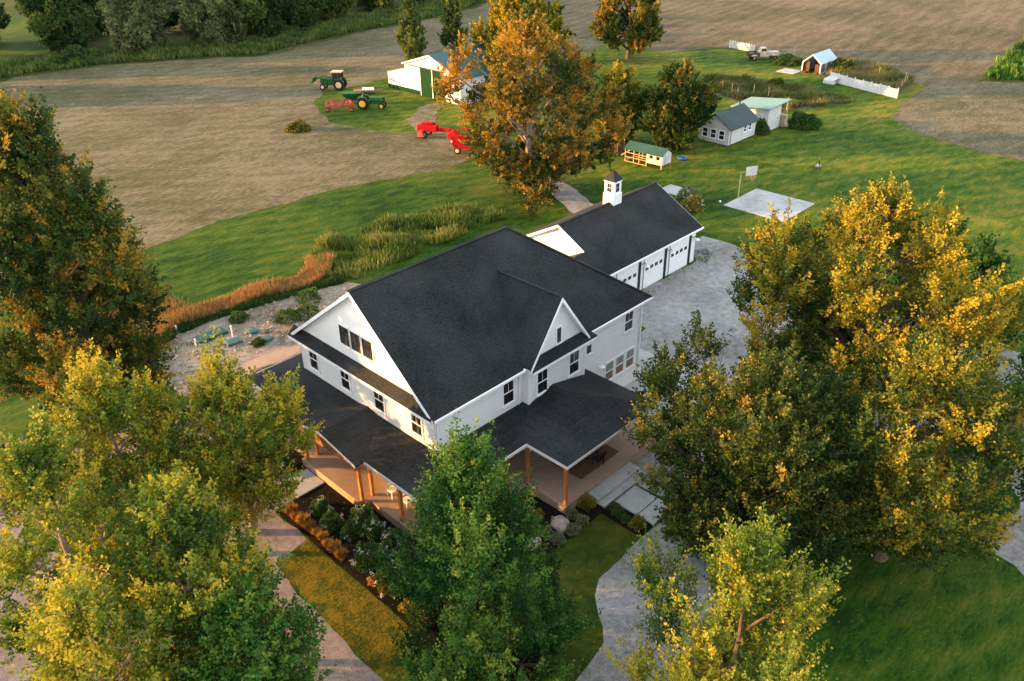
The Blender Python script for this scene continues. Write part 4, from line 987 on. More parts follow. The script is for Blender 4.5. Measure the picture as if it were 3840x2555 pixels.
def tractor(loc, rz, label, cab, rim):
    t = empty('tractor', loc, rz, label, 'tractor', 'green tractors on the barn yard grass')
    m = MB(); m.box(.1, 2.0, -.32, .32, .95, 1.5); m.box(.1, 1.9, -.2, .2, .55, .95); m.build('hood', MGREEN, t, bevel=.06)
    m = MB(); m.box(2.0, 2.06, -.3, .3, .8, 1.48); m.build('grille', BLACK, t)
    m = MB(); m.box(-1.1, .1, -.3, .3, .5, 1.1); m.beam((1.7, -.6, .5), (1.7, .6, .5), .12); m.build('chassis', MGREEN, t)
    m = MB(); m.tube([(1.1, .12, 1.5), (1.1, .12, 2.2)], .04, 8); m.build('exhaust', BLACK, t)
    for y in (-.72, .72): wheel(t, (-.8, y, .78), .78, .42, rim)
    for y in (-.62, .62): wheel(t, (1.7, y, .42), .42, .24, rim)
    for y in (-.72, .72):
        m = MB(); m.slab([(-1.45, y - .22, 1.35), (-1.45, y + .22, 1.35), (-1.1, y + .22, 1.66), (-1.1, y - .22, 1.66), (-.4, y + .22, 1.62), (-.4, y - .22, 1.62), (-.1, y + .22, 1.3), (-.1, y - .22, 1.3)], [(0, 1, 2, 3), (3, 2, 4, 5), (5, 4, 6, 7)], .05); m.build('fender', MGREEN, t)
    m = MB(); m.box(-.95, -.5, -.22, .22, 1.15, 1.25); m.box(-1.02, -.92, -.22, .22, 1.2, 1.65); m.build('seat', MYEL, t)
    m = MB(); m.tube([(.05, 0, 1.3), (-.25, 0, 1.6)], .025, 6); m.tube([(-.25 + .04 * cos(k * pi / 6), .2 * sin(k * pi / 6), 1.6 + .2 * cos(k * pi / 6)) for k in range(13)], .018, 5); m.build('steering_wheel', BLACK, t)
    if cab:
        m = MB()
        for (a, b) in ((-1.2, -.6), (-1.2, .6), (.1, -.55), (.1, .55)): m.beam((a, b, 1.1), (a * .95, b, 2.45), .08)
        m.build('cab_frame', BLACK, t)
        m = MB(); m.box(-1.35, .3, -.72, .72, 2.45, 2.6); m.build('cab_roof', TAN, t, bevel=.05)
        m = MB()
        for y in (-.58, .58): m.box(-1.1, .05, y - .008, y + .008, 1.6, 2.4)
        m.build('cab_glass', GLASS, t)
        m = MB()
        for y in (-.5, .5):
            m.beam((.5, y, 1.5), (1.9, y, 1.75), .12, .14); m.beam((1.9, y, 1.75), (3.0, y, 1.35), .12, .14)
        m.beam((1.9, -.5, 1.75), (1.9, .5, 1.75), .08); m.build('loader_arm', MGREEN, t)
        m = MB(); m.slab([(2.95, -.9, 1.7), (2.95, .9, 1.7), (3.1, .9, 1.05), (3.1, -.9, 1.05), (3.7, .9, 1.05), (3.7, -.9, 1.05)], [(0, 1, 2, 3), (3, 2, 4, 5)], .06); m.build('loader_bucket', MGREEN, t)
    return t
tractor((49.6, 79.2, 0), rad(128), 'cabbed green tractor with tan roof and raised front loader', True, MPALE)
tractor((46.4, 66.7, 0), rad(-50), 'open green tractor with yellow wheels facing the barn', False, MYEL)
# green spreader behind tractor 2
sp = empty('spreader', (46.3, 70.6, 0), rad(-40), 'green hopper spreader with dark underside behind the open tractor', 'farm machine')
m = MB(); m.add([(-1.3, -.8, 1.5), (1.3, -.8, 1.5), (1.3, .8, 1.5), (-1.3, .8, 1.5), (-.6, -.35, .6), (.6, -.35, .6), (.6, .35, .6), (-.6, .35, .6)], [(0, 1, 2, 3), (7, 6, 5, 4), (0, 4, 5, 1), (1, 5, 6, 2), (2, 6, 7, 3), (3, 7, 4, 0)]); m.build('hopper', MGREEN, sp)
m = MB(); m.box(-1.2, 1.5, -.25, .25, .45, .6); m.beam((1.5, 0, .5), (2.3, 0, .4), .1); m.build('frame', BLACK, sp)
for y in (-.6, .6): wheel(sp, (-.2, y, .4), .4, .2, MYEL, lug=False)
# red tedder/rake
rk = empty('hay_rake', (42.6, 68.3, 0), rad(-45), 'faded red rotary hay rake with folded tine wheels', 'farm machine')
m = MB(); m.beam((-1.6, 0, .9), (1.6, 0, .9), .12); m.beam((0, 0, .9), (0, 2.0, .6), .12); m.beam((-1.6, 0, .9), (-1.6, 0, .3), .1); m.beam((1.6, 0, .9), (1.6, 0, .3), .1); m.build('frame', MREDW, rk)
for (x, y, z, tl) in ((-1.3, .3, .9, .5), (-.45, -.3, 1.1, .2), (.5, -.3, 1.1, -.2), (1.35, .3, .9, -.5)):
    m = MB()
    for k in range(20):
        t = 2 * pi * k / 20
        m.beam((x, y, z), (x + cos(t) * .75, y + tl * cos(t) * .5, z + sin(t) * .75), .03, .03)
    m.tube([(x + .5 * cos(k * pi / 8), y + tl * cos(k * pi / 8) * .33, z + .5 * sin(k * pi / 8)) for k in range(17)], .04, 5)
    m.build('tine_wheel', MREDW, rk)
for x in (-1.6, 1.6): wheel(rk, (x, -.1, .3), .3, .16, MREDW, lug=False)
# small grey trailer behind
tr = empty('trailer', (50.6, 73.6, 0), rad(-35), 'low flat trailer with red frame and white sheet behind the green tractor', 'trailer')
m = MB(); m.box(-1.5, 1.5, -.8, .8, .5, .6); m.beam((1.5, 0, .5), (2.6, 0, .4), .1); m.build('deck', MREDW, tr)
m = MB(); m.slab([(-.2, -.8, .8), (1.4, -.8, .75), (1.4, .6, .72), (-.2, .6, .82)], [(0, 1, 2, 3)], .1); m.build('cover_sheet', WHITE, tr)
for y in (-.85, .85): wheel(tr, (-.2, y, .32), .32, .18, STEEL, lug=False)
# red baler
bl = empty('baler', (43.3, 50.6, 0), rad(-62), 'bright red square hay baler parked beside the dirt track', 'baler')
m = MB(); m.box(-1.6, 1.0, -.55, .35, .7, 1.45); m.box(-1.0, .4, -.45, .3, 1.45, 1.75); m.box(1.0, 2.6, -.3, .2, .7, 1.15); m.build('chamber', MRED, bl, bevel=.08)
m = MB(); m._lathe(Vector((-.9, -1.35, .6)), Vector((0, 1, 0)), [(0, .35), (.8, .35)], 14); m.box(-1.3, -.4, -1.4, -.5, .3, .45); m.build('pickup', MREDW, bl)
m = MB(); m._lathe(Vector((.2, .36, 1.1)), Vector((0, 1, 0)), [(0, .5), (.12, .5)], 20); m.build('flywheel', BLACK, bl)
m = MB(); m.beam((2.6, 0, .8), (4.0, .1, .5), .12); m.build('drawbar', MRED, bl)
for (x, y) in ((-.5, -.95), (-.5, .6)): wheel(bl, (x, y, .42), .42, .24, STEEL, lug=False)
# red conditioner (middle)
cd = empty('hay_conditioner', (43.4, 46.4, 0), rad(-75), 'small red hay machine between the baler and the mesh wagon', 'farm machine')
m = MB(); m.box(-.8, .9, -.45, .45, .6, 1.15); m.beam((.9, 0, .8), (2.0, .0, .55), .12); m.add([(-.8, -.45, 1.15), (.4, -.45, 1.15), (.4, .45, 1.15), (-.8, .45, 1.15), (-.4, -.2, 1.5), (.1, -.2, 1.5), (.1, .2, 1.5), (-.4, .2, 1.5)], [(4, 5, 6, 7), (0, 1, 5, 4), (1, 2, 6, 5), (2, 3, 7, 6), (3, 0, 4, 7)]); m.build('body', MRED, cd, bevel=.05)
for y in (-.6, .6): wheel(cd, (0, y, .35), .35, .2, MPALE, lug=False)
# red basket rake/wagon
wg = empty('hay_wagon', (42.2, 42.4, 0), rad(-60), 'bright red hay wagon with mesh basket sides beside the orange tree', 'wagon')
m = MB()
m.slab([(-1.7, -1.0, .75), (1.7, -1.0, .75), (1.7, 1.0, .75), (-1.7, 1.0, .75)], [(0, 1, 2, 3)], .1)
m.build('deck', MRED, wg)
m = MB()
for i in range(15):
    x = -1.7 + i * 3.4 / 14
    for y, s in ((-1.0, -1), (1.0, 1)): m.beam((x, y, .75), (x, y + s * .45, 2.3), .06)
for i in range(9):
    y = -1.0 + i * .25
    for x, s in ((-1.7, -1), (1.7, 1)): m.beam((x, y, .75), (x + s * .35, y * 1.35, 2.3), .06)
for zf in (0, .33, .66, 1):
    a = 1.0 + .45 * zf; b = 1.7 + .35 * zf; z = .75 + 1.55 * zf
    for q in (((-b, -a), (b, -a)), ((b, -a), (b, a)), ((b, a), (-b, a)), ((-b, a), (-b, -a))): m.beam((*q[0], z), (*q[1], z), .07)
m.build('basket', MRED, wg)
m = MB(); m.beam((1.7, 0, .6), (3.3, 0, .5), .12); m.beam((-1.3, -.9, .45), (-1.3, .9, .45), .1); m.beam((1.2, -.9, .45), (1.2, .9, .45), .1); m.build('drawbar', MRED, wg)
for (x, y) in ((-1.3, -.95), (-1.3, .95), (1.2, -.95), (1.2, .95)): wheel(wg, (x, y, .4), .4, .2, MPALE, lug=False)

# ------------------------------------------------------------------ yard things
hp = empty('basketball_hoop', (49.8, 12.35, 0), 0, 'basketball hoop with pale backboard beside the concrete slab', 'basketball hoop')
m = MB(); m.beam((0, 0, 0), (0, 0, 2.6), .09); m.beam((0, 0, 2.5), (.1, -.8, 2.9), .06); m.build('pole', WOODP, hp)
m = MB(); m.slab([(-.45, -.75, 3.35), (.55, -1.35, 3.35), (.55, -1.35, 2.45), (-.45, -.75, 2.45)], [(0, 1, 2, 3)], .04, (.5, .85, 0)); m.build('backboard', ALU, hp)
m = MB(); m.tube([(-.2 + .25 * cos(k * pi / 8), -1.35 + .25 * sin(k * pi / 8), 2.5) for k in range(17)], .025, 5); m.build('rim', ORANGEP, hp)
m = MB()
for k in range(10):
    t = 2 * pi * k / 10; m.beam((-.2 + .25 * cos(t), -1.35 + .25 * sin(t), 2.5), (-.2 + .13 * cos(t + .5), -1.35 + .13 * sin(t + .5), 2.1), .02)
m.build('net', WOODP, hp)
for i, (x, y, lb) in enumerate(((47.4, 12.9, 'small white ball on the lawn near the basketball hoop'), (12.0, -17.6, 'small white ball on the dark lawn right of the golden trees'))):
    m = MB(); m.blob((0, 0, .12), .12, i, .0, 14, 10); o = m.build('ball', WHITE, None, True); o.location = (x, y, 0); tag(o, lb, 'ball')
# teal lids and pipes
def lid(name, cx_, cy_, lx, ly, rz, h, m_, label):
    r_ = empty(name, (cx_, cy_, .016), rz, label, 'lid')
    m = MB(); m.box(-lx / 2, lx / 2, -ly / 2, ly / 2, 0, h); m.build('cover', m_, r_, bevel=.03)
    m = MB()
    for k in range(3): m.box(-lx / 2 + .1, lx / 2 - .1, -ly / 2 + ly * (k + .7) / 4 , -ly / 2 + ly * (k + .7) / 4 + .03, h, h + .02)
    m.build('rib', m_, r_)
lid('teal_panel', .72, 25.45, 2.25, 1.0, 0, .22, TEAL, 'long dark teal lid lying on the bare dirt')
lid('teal_panel', 1.4, 23.48, 1.05, .8, -.15, .2, TEALP, 'shorter pale teal lid in front of the long one on dirt')
lid('grey_board', -.1, 24.0, 1.4, .35, .1, .1, STEEL, 'thin grey board lying beside the teal lids on dirt')
def rlid(x, y, r_, m_, label):
    q = empty('riser_lid', (x, y, .016), 0, label, 'lid')
    m = MB(); m._lathe(Vector((0, 0, 0)), Vector((0, 0, 1)), [(0, r_), (.12, r_), (.18, r_ * .8), (.2, r_ * .3)], 20); m.build('cover', m_, q)
    m = MB(); m.tube([(r_ * 1.05 * cos(k * pi / 10), r_ * 1.05 * sin(k * pi / 10), .03) for k in range(21)], .04, 5); m.build('ring', TEALP, q)
rlid(3.15, 23.75, .38, TEAL, 'round teal lid set in the dirt farther from the porch')
rlid(3.25, 22.1, .42, TEAL, 'round teal lid set in the dirt nearer the porch')
rlid(3.75, 23.05, .24, BARK, 'small dark round lid between the two teal round lids')
for (x, y, h, lb) in ((1.75, 24.15, .9, 'upright white pipe at the end of the long teal lid'), (-.7, 27.6, .6, 'thin pale stake at the dark edge of the dirt patch'), (-.62, 25.0, .5, 'short white pipe at the left end of the long teal lid')):
    m = MB(); m.tube([(0, 0, 0), (0, 0, h)], .055, 8); m._lathe(Vector((0, 0, h)), Vector((0, 0, 1)), [(0, .07), (.05, .07)], 8); o = m.build('vent_pipe', WHITE); o.location = (x, y, .016); tag(o, lb, 'pipe')
# garden stakes
proto = None
for i, (x, y) in enumerate(((85.1, 36.0), (82.8, 32.3), (85.4, 31.3), (85.2, 28.9), (82.0, 24.4), (84.0, 33.8))):
    if proto is None:
        m = MB(); m.tube([(0, 0, 0), (.02, 0, 1.6)], [.07, .05], 6); proto = m.build('garden_stake', WOODP); o = proto
    else:
        o = proto.copy(); col.objects.link(o)
    o.location = (x, y, 0); o.rotation_euler = (random.uniform(-.05, .05), random.uniform(-.05, .05), 0)
    tag(o, 'pale upright stake in the garden row behind the sheds', 'stake', 'stakes in the garden row behind the sheds')
for i, (x, y) in enumerate(((104.3, 17.9), (101.4, 17.4), (106.7, 22.9), (103, 17.7), (105.6, 18.6))):
    o = proto.copy(); col.objects.link(o); o.location = (x, y, 0)
    tag(o, 'pale stake in the brown garden behind the long white fence', 'stake', 'stakes in the garden behind the long fence')
o = proto.copy(); col.objects.link(o); o.location = (113.1, 39.8, 0); tag(o, 'lone pale stake between the old truck and the greenhouse', 'stake')
# dark lawn tool
q = empty('hand_cultivator', (62.9, 10.6, 0), .4, 'small dark metal yard stand alone on the lawn right of the cottage', 'yard stand')
m = MB(); m.beam((-.5, -.3, 0), (0, 0, .9), .06); m.beam((.5, -.3, 0), (0, 0, .9), .06); m.beam((0, .5, 0), (0, 0, .9), .06); m.build('leg', BLACK, q)
m = MB(); m.box(-.4, .4, -.3, .3, .3, .38); m.beam((0, 0, .9), (0, 0, 1.3), .06); m.build('tray', STEEL, q)

# boulders and landscaping shrubs
def boulder(x, y, r, label, seed, s=(1, 1, .7)):
    m = MB(); m.blob((0, 0, r * .45), (r * s[0], r * s[1], r * s[2]), seed, .10, 22, 14)
    o = m.build('boulder', STONE, None, True); o.location = (x, y, 0); tag(o, label, 'boulder')
boulder(3.25, -5.36, .48, 'large pinkish boulder among shrubs in the mulch bed', 3)
boulder(1.3, -5.25, .42, 'tan boulder at the left end of the mulch bed near the turf', 5, (1.2, .8, .7))
for i, (x, y, r, h, lf, lb) in enumerate((
    (5.37, -5.34, .45, .6, L_YSHRUB, 'round yellow shrub beside the porch steps'),
    (4.25, -5.3, .33, .42, L_GSHRUB, 'small grey green shrub under the orange porch corner post'),
    (4.25, -6.0, .33, .4, L_GSHRUB, 'grey green shrub at the turf edge behind the large boulder'),
    (3.4, -6.05, .38, .4, L_GSHRUB, 'wide grey green shrub right in front of the large boulder'),
    (2.35, -5.2, .36, .42, L_GSHRUB, 'grey green shrub left of the large boulder'),
    (2.4, -5.95, .36, .42, L_GSHRUB, 'grey green shrub at the turf edge left of the boulder'),
    (5.97, -8.15, .42, .5, L_YSHRUB, 'round yellow shrub at the driveway end of the front walk'),
    (5.99, -6.9, .34, .4, L_SHRUB, 'low dark leafy plant beside the upper front walk slab'),
    (5.85, -7.5, .26, .28, L_SHRUB, 'smallest dark plant midway along the front walk bed'),
    (6.2, -6.5, .26, .3, L_SHRUB, 'small dark plant touching the lowest porch step'),
    (3.06, -4.01, .3, .35, L_YSHRUB, 'little rusty shrub in the dark mulch close to the porch'),
    (2.4, -3.4, .45, .6, L_SHRUB, 'dark leafy shrub in the mulch against the narrow side porch'))):
    bush('round_shrub', lb, (x, y, .02), r, h, lf, 100 + i, 1100, .075)
for i, (x, y, r, h, lb, fl) in enumerate((
    (-3.35, 2.15, .6, 1.0, 'white flowering bush at the foot of the portico corner posts', 26),
    (-3.5, 1.1, .6, .9, 'white flowering bush just right of the portico in the front bed', 16),
    (-3.3, -.4, .65, .9, 'white flowering bush midway along the front porch edge', 12),
    (-4.4, -1.1, .65, .85, 'white flowering bush near the bed edge half under the green tree', 14),
    (-2.9, -2.2, .6, .9, 'white flowering bush at the near corner of the front porch', 14),
    (-.4, -2.9, .6, .9, 'white flowering bush against the narrow side porch', 10),
    (-4.35, 4.4, .5, .7, 'small leafy hydrangea beside the front walk with cream blooms', 10),
    (-4.6, 3.1, .55, .75, 'leafy hydrangea in the middle of the mulch before the portico', 8),
    (-4.3, 1.9, .5, .7, 'dark hydrangea with few blooms in the portico mulch bed', 5),
    (-3.9, 8.7, .6, .9, 'leafy bush in the bed at the far side of the portico', 8),
    (-4.9, -.3, .75, 1.0, 'tall leafy bush at the bed edge just past the orange grass row', 8),
    (-5.0, -2.3, .8, 1.1, 'big leafy bush with white blooms beside the golden strip', 12),
    (-4.0, -3.4, .8, 1.2, 'dense leafy bush between the strip and the bright green tree', 6),
    (-5.1, -4.8, .8, 1.0, 'leafy bush at the strip edge under the bright green tree', 3),
    (-2.9, -3.6, .7, 1.0, 'leafy bush deep under the bright green tree near the porch', 5),
    (-1.6, -3.4, .6, .9, 'flowering bush between the bright green tree and the porch corner', 9))):
    bush('flowering_bush', lb, (x, y, .02), r, h, L_SHRUB, 200 + i, 1500, .11, 'bush', None, .5, fl)
for i, (x, y, r, h, lb) in enumerate(((-5.5, -1.5, .3, .35, 'small orange flower clump at the strip edge beyond the grass row'), (-5.5, -2.3, .25, .3, 'rust orange flower clump between leafy bushes at the strip'), (-5.45, -3.8, .32, .4, 'bright yellow flower clump at the strip edge near the green tree'))):
    bush('flower_clump', lb, (x, y, .024), r, h, L_OGRASS if i < 2 else L_YSHRUB, 280 + i, 500, .08, 'flowers', None, .8)
bush('planter_bush', 'cream and orange flowering bush behind the garage end wall', (44.3, 13.9, 0), 1.0, 1.3, L_YSHRUB, 231, 1600, .16, 'bush', None, .6, 24)
bush('planter_bush', 'larger leafy bush with pale blooms at the garage back corner', (45.8, 15.6, 0), 1.1, 1.2, L_GSHRUB, 232, 1600, .16, 'bush', None, .6, 20)
bush('field_bush', 'lone low bush standing in the mown hay field', (34.1, 65.2, 0), 1.5, 1.0, L_DARK, 233, 2200, .2, 'bush', None, .75)
bush('hedge_bush', 'dark round bush in the rough grass at the far field edge', (31.5, 128, 0), 3.0, 2.4, L_FAR, 234, 2600, .4, 'bush', None, .3)
bush('yard_bush', 'dense green bush against the lean-to shed woodpile', (76.5, 19.2, 0), 2.0, 1.5, L_SHRUB, 235, 2600, .24, 'bush', None, .5)
bush('yard_bush', 'tall green weeds between the cottage and the shed', (70.4, 21.6, 0), .9, 1.5, L_SHRUB, 236, 1400, .22, 'bush', None, .55)
bush('garden_bush', 'dark round bush in the middle garden behind the sheds', (92.0, 31.5, 0), 1.3, 1.1, L_DARK, 237, 1600, .25, 'bush', None, .4)
bush('garden_bush', 'bushy dark shrub at the greenhouse side near the fence end', (106.5, 28.6, 0), 1.9, 1.8, L_DARK, 238, 2200, .3, 'bush', None, .5)
bush('garden_bush', 'low green scrub between the old truck and the greenhouse', (107.5, 38.0, 0), 2.4, 1.0, L_FAR, 239, 2200, .3, 'bush', None, .45)
for i, (x, y, r, h, lb) in enumerate(((3.4, 26.2, .7, .5, 'weed clump on the dirt nearest the dark grass edge'), (5.8, 23.6, .9, .7, 'leafy weed clump on the dirt behind the house eave'), (8.6, 24.9, .9, .9, 'tall yellow green weed clump at the far end of the dirt'), (2.5, 21.95, .45, .35, 'small weed tuft on the dirt near the round teal lids'), (7.3, 23.2, 1.0, .6, 'broad weed clump on the dirt close to the roof corner'))):
    bush('weed_clump', lb, (x, y, .016), r, h, L_SHRUB, 260 + i, 900, .13, 'weeds', None, .6)

# ornamental grasses row
def tuft(name, n, h, r, leaf, seed):
    rng = np.random.default_rng(seed)
    th = rng.uniform(0, 2 * pi, n); rr = rng.uniform(0, r * .35, n)
    Bp = np.stack([rr * np.cos(th), rr * np.sin(th), np.zeros(n)], 1)
    out = np.stack([np.cos(th), np.sin(th), np.zeros(n)], 1) * rng.uniform(.2, 1, (n, 1)) * r
    Hh = h * rng.uniform(.6, 1.1, n)
    Tp = Bp + out + np.stack([np.zeros(n), np.zeros(n), Hh], 1)
    M = Bp + out * .35 + np.stack([np.zeros(n), np.zeros(n), Hh * .65], 1)
    s = np.stack([-np.sin(th), np.cos(th), np.zeros(n)], 1) * .022
    return quad_mesh(name, np.stack([Bp - s, M + s, Tp, M - s], 1), rng.uniform(.1, 1, n), leaf)
pg = tuft('ornamental_grass', 420, .6, .34, L_OGRASS, 9)
for i in range(9):
    o = pg if i == 0 else pg.copy()
    if i: col.objects.link(o)
    o.location = (-5.62 + random.uniform(-.06, .06), 5.2 - i * .55, .024); o.rotation_euler = (0, 0, i * 1.3); s = random.uniform(.8, 1.15); o.scale = (s, s, s)
    tag(o, 'orange ornamental grass clump in the row edging the mulch bed', 'grass clump', 'orange grass clumps edging the mulch bed')

# tall grasses (stuff)
blades('dry_grass', [(-3.2, 28.6), (-1, 29.9), (3, 29.9), (6.2, 29.5), (10, 28.8), (11.6, 29.8), (12.6, 31.2), (14.4, 31.6), (14, 29.2), (12.0, 27.4), (9.6, 26.9), (5.7, 27.7), (2.9, 28.1), (0, 28.2), (-2.6, 27.1)], 15000, .8, .06, L_HAY, 11, 'strip of rust coloured tall grass between lawn and dirt', 'tall grass', .68, clump=.9)
blades('green_weeds', [(-5, 26), (-1, 28.2), (2.7, 28.1), (5.6, 27.8), (9.5, 27.0), (12.6, 26.2), (12.4, 25.3), (9.5, 26.1), (5.5, 26.9), (2.7, 27.4), (-.6, 27.4), (-3.4, 25.9), (-6, 22)], 9000, .5, .07, L_SHRUB, 12, 'dark green weed edge between the rust grass and bare dirt', 'weeds', .3)
blades('reeds', [(11.4, 27.8), (13.5, 25.0), (21, 25.4), (27.5, 25.4), (30.6, 25.6), (31, 29), (27.1, 31.6), (21.4, 32.6), (16, 33.3), (13.2, 31.5), (12.4, 29)], 19000, .95, .085, L_REED, 13, 'bed of tall green and yellow reeds beyond the house roof', 'reeds', .6, clump=.1)
blades('meadow_grass', [(-6, 33), (.5, 37), (1.2, 33.6), (1.8, 30), (-2, 29)], 3500, .8, .06, L_HAY, 14, 'pale dry grass fringe beside the tall dark tree', 'tall grass', .45, clump=.4)
blades('garden_rows', [(84, 38), (90, 42.5), (93.2, 41.5), (93.0, 33), (93.2, 27), (91.5, 19.5), (87, 21), (82, 24.5), (81.6, 30)], 16000, .85, .12, L_BRUSH, 15, 'overgrown rows of garden plants behind the sheds', 'garden plants', .45, clump=.55)
blades('garden_weeds', [(100.2, 28.0), (105, 30), (112.6, 32.2), (112.6, 24), (108, 18.2), (101, 17.2)], 16000, 1.15, .12, L_BRUSH, 16, 'tall brown plants standing behind the long white fence', 'garden plants', .68, clump=.9)
blades('margin_weeds', [(-20, 119), (10, 124.6), (22.4, 126.2), (34.3, 123), (46.5, 116.6), (55, 110), (65.2, 112), (82.3, 115), (101.1, 115.5), (125, 122), (135, 150), (100, 128), (60, 122), (30, 136), (-20, 132)], 42000, 1.3, .3, L_FAR, 17, 'weedy green strip along the far edge of the hay field', 'undergrowth', .62, clump=1.2)
blades('wedge_scrub', [(115.5, 11.2), (119, 5.6), (130, -2), (170, -10), (190, 16), (147.6, 15)], 16000, 1.5, .35, L_GREEN, 18, 'bright green scrub growing in the wedge at the right edge', 'undergrowth', .5, clump=1.2)

def scatter_stones(name, poly, n, r0, r1, m, seed, label, z=.0):
    rng = np.random.default_rng(seed); pa = np.array(poly)
    P = rng.uniform(pa.min(0), pa.max(0), (n * 3, 2)); P = P[inpoly(P, poly)][:n]
    mb = MB(); rnd = random.Random(seed)
    for (x, y) in P:
        r = r0 + (r1 - r0) * rnd.random() ** 3; a = rnd.uniform(0, 3)
        k = [(r * cos(a + q * 1.257) * rnd.uniform(.7, 1.2), r * sin(a + q * 1.257) * rnd.uniform(.7, 1.2)) for q in range(5)]
        h = r * rnd.uniform(.5, .9)
        mb.add([(x + u, y + v, z) for u, v in k] + [(x + u * .7, y + v * .7, z + h * rnd.uniform(.7, 1)) for u, v in k] + [(x, y, z + h)],
               [(q, (q + 1) % 5, 5 + (q + 1) % 5, 5 + q) for q in range(5)] + [(5 + q, 5 + (q + 1) % 5, 10) for q in range(5)])
    return tag(mb.build(name, m), label, 'stones', None, 'stuff')
DP = [(-3.4, 26), (-.6, 27.5), (2.7, 27.4), (5.5, 27), (9.5, 26.2), (12.6, 25.4), (14, 22), (14, 19.6), (7, 20.2), (.8, 21), (-1.9, 19.5), (-4.5, 20)]
scatter_stones('stones', DP, 1000, .03, .17, STONE, 5, 'loose stones and clods strewn over the bare dirt patch', .016)
blades('dirt_weeds', DP, 1400, .22, .06, L_SHRUB, 71, 'thin weeds coming up through the bare dirt', 'weeds', .6, clump=.2)
for k, (pl, n_, lb) in enumerate((([(22.6, 6.2), (34.4, 6.5), (34.4, 7.3), (22.6, 7.3)], 700, 'weeds growing at the foot of the garage doors'), ([(34.6, 6.2), (36.8, 7.0), (37.6, 8.6), (34.8, 8.4)], 900, 'weedy tuft patch at the front corner of the garage'), ([(17.2, 2.6), (20, 2.6), (22.4, 4.2), (21.8, 6.2), (17.4, 5.4)], 1300, 'weedy patch behind the back corner of the farmhouse'),
    ([(34.6, 9), (39.5, 9.6), (39.9, 6.6), (38.4, 2.6), (37.2, -1), (37.7, -1), (39.2, 3), (40.4, 7), (40.1, 10.4), (34.6, 9.6)], 2200, 'ragged grass along the edge of the gravel yard'))):
    blades('gravel_weeds', pl, n_, .12, .05, L_BRUSH if k == 0 else L_SHRUB, 80 + k, lb, 'weeds', .5, clump=.5)
def fallen(name, c, r, n, m, seed, label, z=.035):
    rng = np.random.default_rng(seed)
    th = rng.uniform(0, 2 * pi, n); rr = r * rng.uniform(0, 1, n) ** .6
    P = np.stack([c[0] + rr * np.cos(th), c[1] + rr * np.sin(th), np.full(n, z)], 1)
    D = np.stack([np.cos(th * 7), np.sin(th * 7), np.zeros(n)], 1)
    b = np.stack([-D[:, 1], D[:, 0], rng.normal(0, .25, n)], 1)
    L_ = rng.uniform(.025, .06, (n, 1))
    V = np.stack([P - D * L_, P + b * L_ * .6, P + D * L_, P - b * L_ * .6], 1)
    V[..., 2] = np.maximum(V[..., 2], z - .004)
    return tag(quad_mesh(name, V, rng.uniform(.2, .8, n), m), label, 'leaves', None, 'stuff')
fallen('fallen_leaves', (11, -16), 10, 1066, L_GOLD, 91, 'golden leaves fallen on the grass under the right hand trees')
fallen('fallen_leaves', (37.2, 28.6), 11, 866, L_ORANGE, 92, 'orange leaves fallen round the tall orange tree')
fallen('fallen_leaves', (-10, -1), 9, 1066, L_MAPLE, 93, 'yellow leaves fallen on the gravel and strip at lower left')
fallen('fallen_leaves', (-2, -12), 6, 500, L_MAPLE, 94, 'scattered leaves on the turf and driveway at the bottom')

# ------------------------------------------------------------------ trees
gN = None
make_tree('dark_tree', 'tall dark tree at the left edge with orange lower boughs', None, (-8.9, 20.0), 19.5, 2.2, 5.3, 'column', 46, 1.75, L_DARK, BARK, 1, 36, .19, .58, .38, .45, 52, .42)
make_tree('maple_tree', 'yellow green tree in front of the tall dark tree lower left', None, (-11.9, 8.0), 11.0, 2.6, 2.9, 'oval', 18, 1.35, L_MAPLE, BARKP, 2, 30, .16, .6, .25, 1.0, 40, .2)
make_tree('maple_tree', 'yellow green tree whose boughs touch the portico corner', None, (-7.6, 5.6), 9.9, 2.4, 2.9, 'oval', 17, 1.3, L_MAPLE, BARKP, 3, 30, .16, .6, .25, 1.0, 40, .2, extra=[(2.2, -1.2, 7.4, 1.15), (1.9, -.8, 6.3, 1.2), (.5, .9, 9.6, .8), (2.4, -1.5, 5.4, 1.0)])
make_tree('maple_tree', 'yellow tree filling the left edge below the dark tree', None, (-15.9, 3.2), 12.2, 2.6, 3.2, 'oval', 22, 1.4, L_MAPLE, BARKP, 4, 30, .16, .62, .25, 1.0, 40, .22)
make_tree('maple_tree', 'green tree with yellow tips low in the left foreground', None, (-13.2, -1.6), 11.2, 2.2, 3.0, 'oval', 20, 1.4, L_MAPLE, BARKP, 5, 30, .15, .45, .25, 1.0, 40, .22)
make_tree('maple_tree', 'green tree at the bottom left beside the pinkish gravel', None, (-12.9, -4.6), 8.0, 1.4, 2.6, 'round', 17, 1.3, L_GREEN, BARK, 6, 30, .15, .5, .22, .8, 40, .18, extra=[(1.5, 5.9, 4.6, 1.2), (2.4, 5.0, 3.6, 1.1), (1.0, 6.9, 5.4, 1.1), (.6, 4.4, 5.2, 1.3), (1.4, 3.2, 4.2, 1.2)])
make_tree('maple_tree', 'yellow green tree in the bottom left corner of the photo', None, (-17.3, -3.2), 10.4, 2.0, 2.6, 'oval', 17, 1.3, L_MAPLE, BARKP, 7, 30, .14, .6, .25, 1.0, 40, .2)
